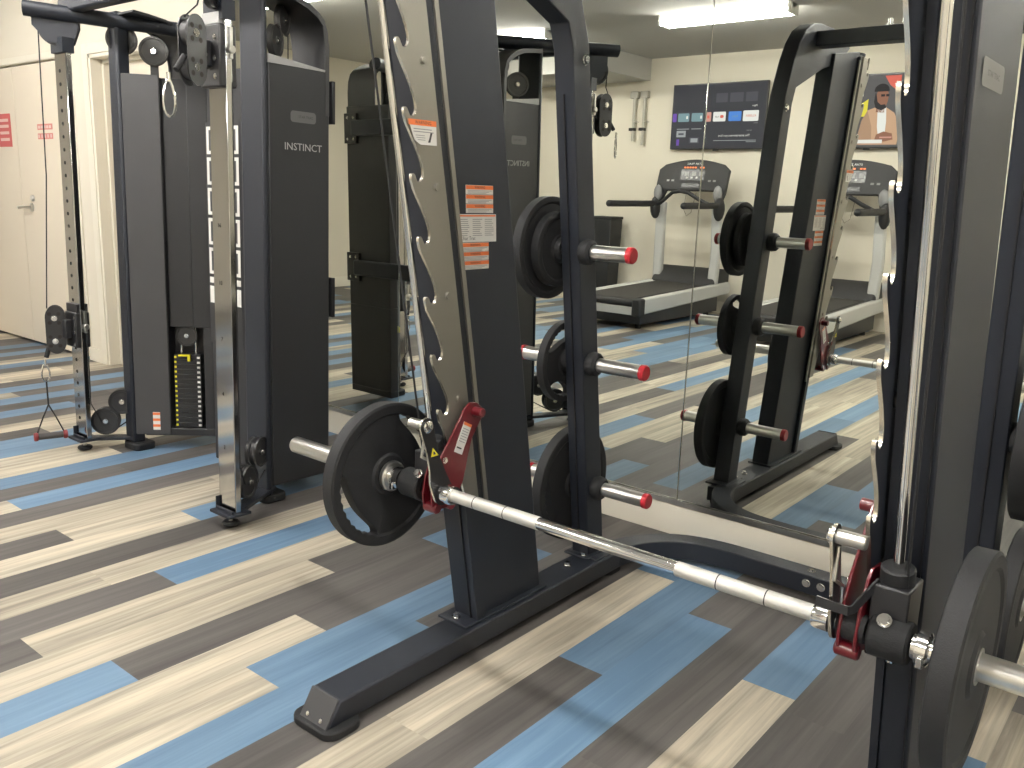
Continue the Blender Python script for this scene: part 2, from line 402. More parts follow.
# signs on the doors
s = decal('notice_sign', None, (-7.62, -.003, 1.665), (1, 0, 0), (0, 0, 1), [(0, -.12, -.125, .24, .25, 'signred')] + [(1, -.09, y, .17, .022, 'signtext') for y in (.065, .02, -.03, -.08)])
tag(s, 'red notice plate with four pale lines of text on the left door leaf', 'sign')
s = decal('door_sticker', None, (-6.91, -.003, 1.645), (1, 0, 0), (0, 0, 1), [(0, -.125, .012, .25, .042, 'signpink'), (0, -.125, -.055, .25, .042, 'signpink')] + [(1, -.11+.045*i, .022, .034, .02, 'signtext') for i in range(5)] + [(1, -.115+.05*i, -.045, .02, .024, 'signtext') for i in range(5)])
tag(s, 'small sticker with two rows of red blocks stuck at eye height on the door', 'sticker')

# ------------------------------------------------------------------ mirrors
mx_edges = [-4.74, -3.14, -1.548, 0.05, 1.65, 2.55]
mlab = ['tall wall mirror panel behind the weight tower of the cable machine', 'tall wall mirror panel behind the near upright, left of the visible seam', 'tall wall mirror panel right of the visible seam, above the curved floor bar',
        'wall mirror panel hidden mostly behind the right end of the rack', 'narrow wall mirror panel at the right end of the wall']
for (a, b), lb in zip(zip(mx_edges, mx_edges[1:]), mlab):
    if a > 1.0: continue
    m = MB().box((a+.0012, -.006, .142), (b-.0012, -.0005, 2.62))
    o = m.build('wall_mirror', 'mirror', loc=((a+b)/2, 0, .142), bevel=0.0015, seg=1); tag(o, lb, 'mirror')
    o['group'] = 'mirror panels on the wall'
m = MB().prism([(0, .126), (-.017, .126), (-.017, .146), (-.012, .146), (-.012, .135), (0, .135)], 'x', -4.74, XR)
struct(m.build('trim_1', 'steel'), 'metal channel holding the mirrors')

# ------------------------------------------------------------------ ceiling lights
def light(x, y, label):
    t = thing('ceiling_light', label, 'light', (x, y, H), 0, 'strip lights on the ceiling')
    MB().prism([(-.05, 0), (-.03, -.035), (.03, -.035), (.05, 0)], 'x', -.62, .62).build('housing', 'fixture', t, bevel=.003, local=True)
    for s in (-1, 1):
        MB().prism([(s*.066 + .024*math.cos(a), -.064 + .022*math.sin(a)) for a in [i*PI/8 for i in range(16)]], 'x', -.60, .60, smooth=True).build('lamp_tube', 'tube', t, local=True)
        MB().box((s*.61-.010, -.10, -.090), (s*.61+.010, .10, -.0)).build('end_cap', 'fixture', t, bevel=.004, local=True)
    return t
for x, l in ((-3.77, 'strip light with two glowing tubes above the treadmills, nearer the first television'), (-6.30, 'strip light with two glowing tubes at the far left of the rear row'), (-1.25, 'strip light with two glowing tubes in the rear row above the second television')):
    light(x, -4.5, l)
light(1.35, -4.5, 'strip light in the rear row nearest the right wall')
for x, l in ((-3.85, 'strip light over the floor in front of the cable machine'), (-6.47, 'strip light over the floor before the double door'), (-1.25, 'strip light over the barbell'), (1.35, 'strip light in the front row nearest the right wall')):
    light(x, -1.98, l)

# ------------------------------------------------------------------ smith machine
XC = -0.978
SL = 0.172                                    # lean of the uprights
def yf(z): return -1.205 - SL*(z - .085)      # front edge of the main upright
smith = thing('smith_machine', 'black smith machine rack with hooked guide plates standing in front of the mirror', 'weight machine', (XC, -.9, 0))
def arc(cx, cy, r, a0, a1, n=8):
    return [(cx + r*math.cos(math.radians(a0 + (a1-a0)*i/n)), cy + r*math.sin(math.radians(a0 + (a1-a0)*i/n))) for i in range(n+1)]
def hook_profile():
    """outline of the hooked plate in (y,z): rear edge straight, front edge a chain of hooks"""
    n = math.sqrt(1 + SL*SL); U = Vector((-SL, 1))/n; V = Vector((-1, -SL))/n   # up along the lean, forward
    O = Vector((-1.20, .235+.01))
    def P(u, v): q = O + U*u + V*v; return (q.x, q.y)
    z0 = 0.245
    rear0 = Vector((-1.229, .498))
    def at(u, v): q = rear0 + U*u + V*v; return (q.x, q.y)
    pts = [at(-.03, 0.010), at(1.53, 0.022)]
    tips = [.279 + .1495*k for k in range(9)]
    pts.append(at(1.53, .05)); pts.append(at(1.515, .085)); pts.append(at(1.49, .10))
    for u in reversed(tips):
        # coming down from above: swell backwards, notch, then the horn
        pts += [at(u+.072, .1035), at(u+.050, .0955), at(u+.030, .0895), at(u+.014, .0870), at(u+.002, .0865), at(u-.008, .0900), at(u-.014, .0960), at(u-.0165, .1030), at(u-.014, .1095), at(u-.006, .1130),
                at(u+.002, .1155), at(u+.0065, .1195), at(u+.0065, .1245), at(u+.001, .1280), at(u-.010, .1280), at(u-.028, .1245), at(u-.052, .1145)]
    pts += [at(.12, .095), at(.06, .07), at(-.02, .055)]
    return pts
HP = hook_profile()
for side in (1, -1):                           # 1: left frame, -1: right frame; inner side faces the bar
    x = XC - side*.600
    inn = side                                 # direction of the inner side along X
    xi = x + inn*.03
    bx = x + side*.01
    pxc = XC - side*(.622 if side == 1 else .602)
    # base
    m = MB().prism([(-1.775, .018), (-1.735, .082), (-.42, .082), (-.42, .018)], 'x', bx-.054, bx+.054)
    base = m.build('base_beam', 'black', smith, bevel=.006)
    MB().prism([(-1.780, .020), (-1.740, .084), (-1.735, .084), (-1.775, .020)], 'x', bx-.050, bx+.050).build('end_cap', 'shroud2', base, bevel=.001)
    m = MB()
    for q in (-.025, .025): bolt(m, (bx+q, -1.774, .034), (0, -.85, .5), .004, .002)
    m.build('screw', 'blacks', base)
    m = MB().prism(rrect(.160, .115, .035, bx, -1.735), 'z', 0, .022); m.build('foot_pad', 'rubber', base, bevel=.004)
    m = MB().prism(rrect(.10, .10, .03, bx, -.48), 'z', 0, .020); m.build('foot_pad', 'rubber', base, bevel=.004)
    # main upright
    y1 = lambda z: yf(z) + .315
    up = MB().prism([(yf(.083), .083), (yf(2.03), 2.03), (y1(1.98), 1.98), (y1(.083), .083)], 'x', xi, xi - inn*(.080 if side == 1 else .060)).build('main_upright', 'black', smith, bevel=.004)
    MB().prism([(yf(.09)-.001, .09), (yf(2.0)-.001, 2.0), (yf(2.0)-.006, 2.0), (yf(.09)-.006, .09)], 'x', x+.018, x+.021).build('weld_seam', 'blacks', up)
    MB().box((x-.065 if side == 1 else x-.05, yf(.09)-.055, .082), (x+.05, y1(.09)+.01, .090)).build('mounting_plate', 'black', up, bevel=.002)
    m = MB(); bolt(m, (x-.014, yf(.09)-.03, .090), (0, 0, 1), .010, .012); m.build('bolt', 'chrome', up)
    # backing strip beside the hook plate and the plate itself
    n = math.sqrt(1+SL*SL); Uy, Uz = -SL/n, 1/n
    px_ = XC - side*.543
    def at2(u, v): return (-1.229 + Uy*u - v/n, .498 + Uz*u - SL*v/n)
    MB().prism([at2(-.05, -.030), at2(1.5, -.022), at2(1.5, -.008), at2(-.05, -.016)], 'x', px_-.003, px_+.003).build('backing_strip', 'gun', up)
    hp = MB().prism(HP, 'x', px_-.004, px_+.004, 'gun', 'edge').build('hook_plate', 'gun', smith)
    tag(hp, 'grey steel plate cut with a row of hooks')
    hp.data.materials.append(M['black'])          # the side facing the upright gets the darker black material
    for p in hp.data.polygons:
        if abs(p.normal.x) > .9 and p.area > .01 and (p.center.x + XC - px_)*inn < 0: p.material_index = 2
    MB().prism([(yf(.092)-.004, .092), (yf(2.0)-.004, 2.0), (yf(2.0)+.03, 2.0), (yf(.092)+.03, .092)], 'x', xi, XC - side*.554).build('front_flange', 'black', up)
    m = MB()
    for u in (.145, .48, .83, 1.17):
        a, b = at2(u, .030); m.cyl((xi, a, b), (px_ - inn*.004, a, b), .016)
    m.build('spacer', 'blacks', hp)
    m = MB()
    for u in (.29, .57, .84, 1.13, 1.40):
        a, b = at2(u, .048); bolt(m, (px_ + inn*.004, a, b), (inn, 0, 0), .009, .004, None)
    m.build('bolt', 'gun', hp)
    # guide rod, bumper, cable
    ry = lambda z: -1.370 - .170*(z - .6)
    xq = XC - .580 if side == 1 else x
    MB().cyl((xq, ry(.47), .47), (xq, ry(2.02), 2.02), .0092).build('guide_rod', 'chrome', smith)
    MB().cyl((x, ry(2.03), 2.03), (x, ry(1.98), 1.98), .03).box((x-.03, ry(2.0), 1.975), (x+.03, yf(2.0)+.02, 2.015)).build('rod_bracket', 'black', smith, bevel=.002)
    MB().cyl((xq-side*.020, ry(.50)-.018, .50), (xq-side*.032, ry(2.02)-.02, 2.02), .0028, seg=8).build('cable', 'rubber', smith)
    # rear post with arched top
    cy = lambda z: -.555 - .137*(z - .15)
    hw = .045
    rp = [(cy(.083)+hw, .083), (cy(1.60)+hw, 1.60), (cy(1.75)+hw-.005, 1.75), (-.795, 1.90), (-.84, 1.975), (-.90, 2.035), (-.98, 2.072), (-1.07, 2.085), (-1.22, 2.085), (-1.40, 2.080),
          (-1.44, 2.03), (-1.34, 1.96), (-1.22, 1.925), (-1.12, 1.90), (-1.02, 1.86), (cy(1.80)-hw-.015, 1.79), (cy(1.72)-hw, 1.72), (cy(.083)-hw, .083)]
    post = MB().prism(rp, 'x', pxc-.035, pxc+.035).build('rear_post', 'black', smith, bevel=.004)
    MB().prism([(cy(.12)-hw-.001, .12), (cy(1.6)-hw-.001, 1.6), (cy(1.6)-hw-.005, 1.6), (cy(.12)-hw-.005, .12)], 'x', pxc-.004, pxc).build('weld_seam', 'blacks', post)
    MB().box((pxc-.05, -.62, .082), (pxc+.05, -.455, .090)).build('mounting_plate', 'black', post, bevel=.002)
    m = MB(); bolt(m, (x, -.70, .082), (0, 0, 1), .009, .014); bolt(m, (x, -.605, .090), (0, 0, 1), .008, .01); m.build('bolt', 'chrome', post)
    m = MB(); bolt(m, (pxc + .035, cy(1.66)+.01, 1.70), (1, 0, 0), .012, .01); m.build('bolt', 'chrome', post)
    # pegs
    for z, yy in ((1.138, -.712), (.775, -.645), (.335, -.575)):
        plen = .165 if z > 1 else .195
        for sd in ((1, -1) if side == 1 else (1,)):
            xb = pxc + sd*.035
            pg = MB().rev([(0, 0), (0, .036), (.012, .041), (.030, .038), (.038, .030), (.038, 0)], (xb, yy, z), (sd, 0, 0), None, 28).build('peg_collar', 'rubber', smith)
            MB().cyl((xb, yy, z), (xb + sd*plen, yy, z), .0235).build('weight_peg', 'steel', smith)
            MB().rev([(0, .0235), (0, .0255), (.014, .0255), (.018, .022), (.018, 0)], (xb + sd*plen, yy, z), (sd, 0, 0), None, 24).build('peg_cap', 'redcap', smith)
# warning labels on the left upright, inner side
def lbl(name, u, v, w, h, items, par, xx, yy, zz, dy):
    return decal(name, par, (xx, yy, zz), (0, 1, 0), (0, dy, 1), items)
xs = XC - .600 + .0302
def warn(n, w, hb):
    it = []; H_ = n*hb
    for i in range(n):
        y = H_/2 - (i+1)*hb
        it += [(0, -w/2, y+.001, w, hb-.001, 'white'), (1, -w/2, y+hb*.55, w, hb*.42, 'orange'), (2, 't', 0, y+hb*.76, '\u26a0 WARNING' if False else 'WARNING', hb*.36, 'dtext')]
        it += [(1, -w*.44, y+hb*(.40-.14*k), w*(.88-.1*k), hb*.05, 'ltext') for k in range(3)]
    return it
up0 = [o for o in smith.children if o.name == 'main_upright'][0]
decal('warning_label', up0, (xs, -1.226, 1.291), (0, 1, 0), (0, -.05, 1), warn(3, .107, .024))
it = [(0, -.075, -.036, .150, .072, 'white'), (1, -.072, .030, .144, .004, 'orange')]
for c in range(3):
    for k in range(9): it.append((1, -.068+c*.048, .022-k*.0052, .040*random.uniform(.7, 1), .0016, 'ltext'))
it += [(2, -.060, -.036+.004, .055, .012, 'white'), (3, 't', -.035, -.026, 'Star Trac', .013, 'dtext')]
decal('instruction_label', up0, (xs, -1.232, 1.217), (0, 1, 0), (0, -.05, 1), it)
decal('warning_label', up0, (xs, -1.238, 1.144), (0, 1, 0), (0, -.05, 1), warn(3, .107, .0235))
hp0 = [o for o in smith.children if o.name == 'hook_plate'][0]
decal('warning_label', hp0, (XC-.540+.0042, -1.466, 1.440), (0, 1, 0), (0, -.06, 1),
      [(1, 'p', [(-.052, .030), (.040, .030), (.040, -.026), (-.014, -.026), (-.034, -.016)], 'white'), (2, 'p', [(-.052, .030), (.040, .030), (.040, .017), (-.0505, .017)], 'orange'), (3, 't', -.004, .0235, 'WARNING', .011, 'dtext'),
       (2, -.036, .008, .06, .002, 'ltext'), (2, -.036, .002, .066, .002, 'ltext'), (2, -.03, -.006, .03, .0015, 'ltext'), (2, -.028, -.011, .03, .0015, 'ltext'), (2, -.024, -.016, .026, .0015, 'ltext'), (2, 'p', [(.010, -.020), (.018, -.020), (.026, .002), (.020, .004), (.015, -.010)], 'dtext')])
# badge on the outer side of the right upright
upR = [o for o in smith.children if o.name.startswith('main_upright')][1]
xr = XC + .600 + .0302
decal('maker_badge', upR, (xr, -1.335, 1.520), (0, 1, 0), (0, -.12, 1), [(1, 'p', rrect(.155, .044, .010), 'badge'), (2, 't', 0, 0, 'STAR TRAC', .013, 'shroud', 1.3)])
# crossmembers
MB().box((XC-.64, -1.10, 1.982), (XC+.64, -1.01, 2.045)).build('top_crossbar', 'black', smith, bevel=.004)
m = MB()
for q in (-.06, .0): bolt(m, (XC-.23+q, -1.05, 2.045), (0, 0, 1), .012, .03)
m.build('bolt', 'chrome', smith)
# curved floor bar: leaves the left base, swings back to the wall and returns on the right
def curve():
    L = [(-1.565, -.60), (-1.560, -.50), (-1.545, -.41), (-1.51, -.325), (-1.455, -.255), (-1.38, -.205), (-1.29, -.182), (-1.18, -.176), (-1.08, -.176), (XC, -.176)]
    R = [(2*XC - a, b) for a, b in reversed(L[:-1])]
    P = [Vector((a, b, 0)) for a, b in L + R]
    for _ in range(2):
        Q = [P[0]]
        for a, b in zip(P, P[1:]): Q += [a*.75 + b*.25, a*.25 + b*.75]
        Q.append(P[-1]); P = Q
    return P
fb = MB().sweep([(p.x, p.y, .055) for p in curve()], [(-.040, -.033), (.040, -.033), (.040, .033), (-.040, .033)]).build('floor_crossbar', 'black', smith, bevel=.003)
m = MB()
for q in (-.935, -.885): bolt(m, (q, -.216, .060), (0, -1, 0), .011, .007)
bolt(m, (-.935, -.176, .088), (0, 0, 1), .010, .008)
m.build('bolt', 'chrome', fb)
m = MB().prism(rrect(.10, .07, .02, -1.485, -.275), 'z', 0, .022); m.build('foot_pad', 'rubber', fb)

# ------------------------------------------------------------------ barbell on the guide rods
BY, BZ = -1.41, .545
bar = thing('barbell', 'chrome barbell spanning the smith machine between its two guide rods', 'barbell', (XC, BY, BZ))
MB().cyl((XC-.50, BY, BZ), (XC+.50, BY, BZ), .0150).build('shaft', 'chrome', bar)
for a, b in ((-1.45, -1.173), (-.804, -.49)):
    m = MB().cyl((a, BY, BZ), (b, BY, BZ), .0163, ch=.001)
    o = m.build('knurled_grip', 'knurl', bar)
    m = MB()
    for q in ((-1.374, -1.275) if a < -1 else (-.708, -.604)): m.rev([(-.0012, .0150), (-.0012, .0166), (.0012, .0166), (.0012, .0150)], (q, BY, BZ), (1, 0, 0), None, 24)
    m.build('ring_mark', 'blacks', o)
for side in (1, -1):
    g = lambda d: XC - side*d                 # d = distance from the centre
    ax = (-side, 0, 0)
    MB().rev([(0, .015), (0, .024), (.006, .026), (.030, .026), (.034, .020), (.045, .020), (.045, .015)], (g(.470), BY, BZ), ax, None, 28).build('inner_collar', 'chrome', bar)
    # latch arm with a pin that drops into the hooks
    py, pz = -1.474, .734
    xa = g(.508); xb = g(.514)
    pl = []
    n = 12
    d = Vector((py-BY, pz-BZ)).normalized(); q = Vector((-d.y, d.x))
    def LP(t, w): v = Vector((BY, BZ)) + d*t + q*w; return (v.x, v.y)
    Lp = math.hypot(py-BY, pz-BZ)
    out = [LP(Lp + .022*math.sin(a), .022*math.cos(a)) for a in [i*PI/10 for i in range(11)]]
    out += [LP(Lp*.75, -.019), LP(Lp*.5, -.017), LP(Lp*.25, -.024)] + [LP(-.034*math.sin(a), -.034*math.cos(a)) for a in [i*PI/10 for i in range(11)]] + [LP(Lp*.22, .036), LP(Lp*.4, .026), LP(Lp*.65, .020)]
    arm = MB().prism(out, 'x', xa, xb, 'blacks', 'edge').build('latch_arm', 'blacks', bar)
    tag(arm, 'black latch arm with bare steel edge')
    MB().cyl((g(.502), py, pz), (g(.566), py, pz), .0135, ch=.002).build('latch_pin', 'steel', arm)
    MB().rev([(0, 0), (0, .016), (.006, .016), (.010, .010), (.010, 0)], (g(.508), py, pz), (side, 0, 0), None, 24).build('pin_head', 'chrome', arm)
    MB().pipe([(g(.518), py+.004, pz-.02), (g(.520), py-.006, pz-.08), (g(.520), BY-.020, BZ+.08), (g(.520), BY-.01, BZ+.03)], .0042, seg=8).build('return_spring', 'steel', arm)
    if side == 1:
        vv = (0, d.x, d.y)
        a_, b_ = LP(Lp*.62, 0.0)
        decal('warning_triangle', arm, (g(.5075), a_, b_), (0, 1, 0), vv, [(1, 'p', [(-.014, -.011), (.014, -.011), (0, .014)], 'yellow'), (2, 'p', [(-.004, -.006), (.005, -.006), (.003, .002), (-.002, .003)], 'dtext')])
    # linear bearing carriage around the rod
    hx = x = XC - (.580 if side == 1 else -.600)
    ry_ = lambda z: -1.370 - .170*(z - .6)
    MB().cyl((hx, ry_(.50)-.0, .50), (hx, ry_(.672), .672), .030, ch=.003).build('bearing_sleeve', 'rubber', bar)
    MB().box((hx-.033, BY-.004, .500), (hx+.033, ry_(.545)+.035, .640)).build('bearing_block', 'plastic', bar, bevel=.004)
    MB().rev([(0, .02), (0, .036), (.004, .039), (.066, .039), (.070, .036), (.070, .02)], (g(.575), BY, BZ), ax, None, 32).build('bearing_housing', 'rubber', bar)
    m = MB(); bolt(m, (hx-side*.0, BY+.035, .640), (0, 0, 1), .009, .014); bolt(m, (hx+side*.0, BY-.020, .583), (0, -1, .8), .010, .012); m.build('bolt', 'chrome', bar)
    if side == -1:
        MB().sweep([(XC+.488, BY-.058, .600), (XC+.520, BY-.058, .598), (XC+.545, BY-.056, .597), (XC+.552, BY-.050, .600), (XC+.575, BY+.010, .640)], [(-.002, -.009), (.002, -.009), (.002, .009), (-.002, .009)]).build('strap_bracket', 'plastic', bar)
        MB().rev([(0, .015), (0, .026), (.03, .028), (.05, .026), (.05, .015)], (g(.518), BY, BZ), ax, None, 28).build('rubber_ring', 'rubber', bar)
    m = MB().rev([(0, .015), (0, .024), (.006, .024), (.008, .031), (.026, .031), (.030, .022), (.040, .022)], (g(.648), BY, BZ), ax, None, 28)
    m.rev([(0, .020), (.002, .029), (.010, .029), (.012, .020)], (g(.683), BY, BZ), ax, None, 28)
    m.build('stop_collar', 'chrome', bar)
    m = MB(); m.box((g(.668)-.006, BY-.038, BZ-.022), (g(.668)+.006, BY-.022, BZ-.002)); m.build('clamp_screw', 'chrome', bar, bevel=.002)
    m = MB().rev([(0, 0), (0, .038), (.003, .042), (.014, .042), (.016, .0245), (.430, .0245), (.435, .022), (.435, 0)], (g(.694), BY, BZ), ax, None, 32)
    m.build('sleeve', 'steel', bar)

# ------------------------------------------------------------------ red safety catches
for side, lb in ((1, 'dark red steel safety catch with a white label on the left hook plate'), (-1, 'dark red steel safety catch hooked on the right plate beside the near weight plate')):
    t = thing('safety_catch', lb, 'safety catch', (XC - side*.525, -1.38, .60))
    P = [(-1.318, .752), (-1.366, .687), (-1.403, .640), (-1.431, .584), (-1.440, .535), (-1.436, .508), (-1.415, .494), (-1.365, .492), (-1.342, .508), (-1.335, .528), (-1.320, .552), (-1.302, .618), (-1.287, .666), (-1.252, .712), (-1.248, .742), (-1.270, .760), (-1.298, .764)]
    Ps = [(-1.385, .655), (-1.403, .640), (-1.431, .584), (-1.440, .535), (-1.436, .508), (-1.415, .494), (-1.365, .492), (-1.342, .508), (-1.335, .528), (-1.320, .552), (-1.312, .610), (-1.330, .650)]
    for d in (.522, .553):
        MB().prism(P if d < .54 else Ps, 'x', XC-side*d, XC-side*(d+.006)).build('side_plate', 'red', t, bevel=.0015)
    MB().cyl((XC-side*.492, -1.280, .738), (XC-side*.530, -1.280, .738), .0125, ch=.002).build('top_pin', 'red', t)
    m = MB().cyl((XC-side*.517, -1.420, .500), (XC-side*.562, -1.420, .500), .0145, None, ch=.003).cyl((XC-side*.517, -1.366, .498), (XC-side*.562, -1.366, .498), .0145, None, ch=.003)
    m.build('lower_roller', 'red', t)
    m = MB(); bolt(m, (XC-side*.522, -1.392, .625), (side, 0, 0), .006, .005); bolt(m, (XC-side*.522, -1.410, .585), (side, 0, 0), .006, .005); m.build('bolt', 'steel', t)
    if side == 1:
        decal('warning_label', t, (XC-.5216, -1.325, .672), (0, 1, -.5), (0, .5, 1), [(0, -.017, -.042, .034, .084, 'white'), (1, -.017, .034, .034, .008, 'orange')] + [(1, -.013, .024-.007*k, .026, .002, 'ltext') for k in range(6)] + [(1, -.013, -.030, .020, .004, 'dtext')])

# ------------------------------------------------------------------ weight plates
def plate_mesh(R, hub, rim, slot_w, th, slots):
    """rubber plate, axis X, centre at origin. returns MB"""
    N = 160
    r_hole, r_web, r_in, r_out = .0262, hub, R*.46, R - rim
    m = MB(); ringsF = []; ringsB = []
    def w(th_):
        b = 0
        for c, hf in slots:
            dd = (th_ - math.radians(c) + PI) % (2*PI) - PI
            t = dd/math.radians(hf)
            if abs(t) < 1: b = max(b, math.sqrt(1 - t*t))
        return b
    levels = []
    for i in range(N):
        a = 2*PI*i/N; ww = w(a)
        rs_o = r_out + (.0022*math.sin(a*40) if ww > 0 else 0)
        rs_i = r_out - .004 - slot_w*ww
        levels.append([(r_hole, th*.5), (r_web, th*.5), (r_web+.006, th*.36), (rs_i-.006, th*.42), (rs_i, th*.38), (rs_o, th*.44), (rs_o+.003, th*.5), (R-.006, th*.5), (R, th*.42)])
    nl = len(levels[0])
    for sgn, rings in ((1, ringsF), (-1, ringsB)):
        for k in range(nl):
            rings.append([m.bm.verts.new((sgn*levels[i][k][1], levels[i][k][0]*math.cos(2*PI*i/N), levels[i][k][0]*math.sin(2*PI*i/N))) for i in range(N)])
    mi = m.mi(None)
    hole = [w(2*PI*(i+.5)/N) > .02 for i in range(N)]
    for k in range(nl-1):
        for i in range(N):
            j = (i+1) % N
            if k == 4 and hole[i]: continue
            m._f([ringsF[k][i], ringsF[k+1][i], ringsF[k+1][j], ringsF[k][j]], mi, True)
            m._f([ringsB[k][j], ringsB[k+1][j], ringsB[k+1][i], ringsB[k][i]], mi, True)
    for i in range(N):
        j = (i+1) % N
        m._f([ringsF[-1][i], ringsB[-1][i], ringsB[-1][j], ringsF[-1][j]], mi, True)
        m._f([ringsF[0][i], ringsB[0][i], ringsB[0][j], ringsF[0][j]], mi, True)
        if hole[i]:
            m._f([ringsF[4][i], ringsB[4][i], ringsB[4][j], ringsF[4][j]], mi, True)
            m._f([ringsF[5][i], ringsB[5][i], ringsB[5][j], ringsF[5][j]], mi, True)
            if not hole[i-1]: m._f([ringsF[4][i], ringsF[5][i], ringsB[5][i], ringsB[4][i]], mi)
            if not hole[j]: m._f([ringsF[4][j], ringsF[5][j], ringsB[5][j], ringsB[4][j]], mi)
    return m
def weight_plate(x, y, z, R, th, label, slots, group=None, hubr=.047, rim=.026, slot=.045):
    m = plate_mesh(R, hubr, rim, slot, th, slots)
    o = m.build('weight_plate', 'rubber', None, angle=28); o.location = (x, y, z); WM[o.name] = Matrix.Translation((x, y, z))
    tag(o, label, 'weight plate', group)
    for s in (1, -1):
        h = MB().rev([(s*th*.5-s*.004, .0262), (s*th*.5+s*.0012, .0262), (s*th*.5+s*.0012, .033), (s*th*.5-s*.004, .033)], (0, 0, 0), (1, 0, 0), None, 32)
        h.build('steel_insert', 'steel', o, local=True)
    return o
G = 'rubber weight plates on the rack'
weight_plate(XC-.733, BY, BZ, .200, .042, 'black rubber grip weight plate on the far left end of the barbell', [(212, 44), (32, 44)], G, hubr=.055, rim=.030, slot=.036)
weight_plate(XC+.733, BY, BZ, .200, .042, 'black rubber grip weight plate on the near right end of the barbell', [], G, hubr=.055, rim=.030)
weight_plate(-1.706, -.712, 1.142, .162, .036, 'larger of the two black weight plates nested on the top left peg', [], G, rim=.02)
weight_plate(-1.668, -.712, 1.140, .118, .032, 'smaller black weight plate nested against the post on the top left peg', [], G, hubr=.042, rim=.02)
weight_plate(-1.668, -.645, .769, .135, .030, 'small black grip plate on the middle left peg of the far rear post', [(110, 48), (250, 30)], G, hubr=.042, rim=.020, slot=.040)
weight_plate(-1.667, -.575, .329, .200, .040, 'large black grip plate on the lowest left peg of the far rear post', [(195, 30)], G, rim=.030, slot=.030)
weight_plate(-.290, -.645, .775, .190, .040, 'weight plate on the upper right peg of the near rear post at the photo edge', [], G)
weight_plate(-.288, -.575, .329, .200, .040, 'weight plate low on the near rear post, behind the near barbell plate', [], G)

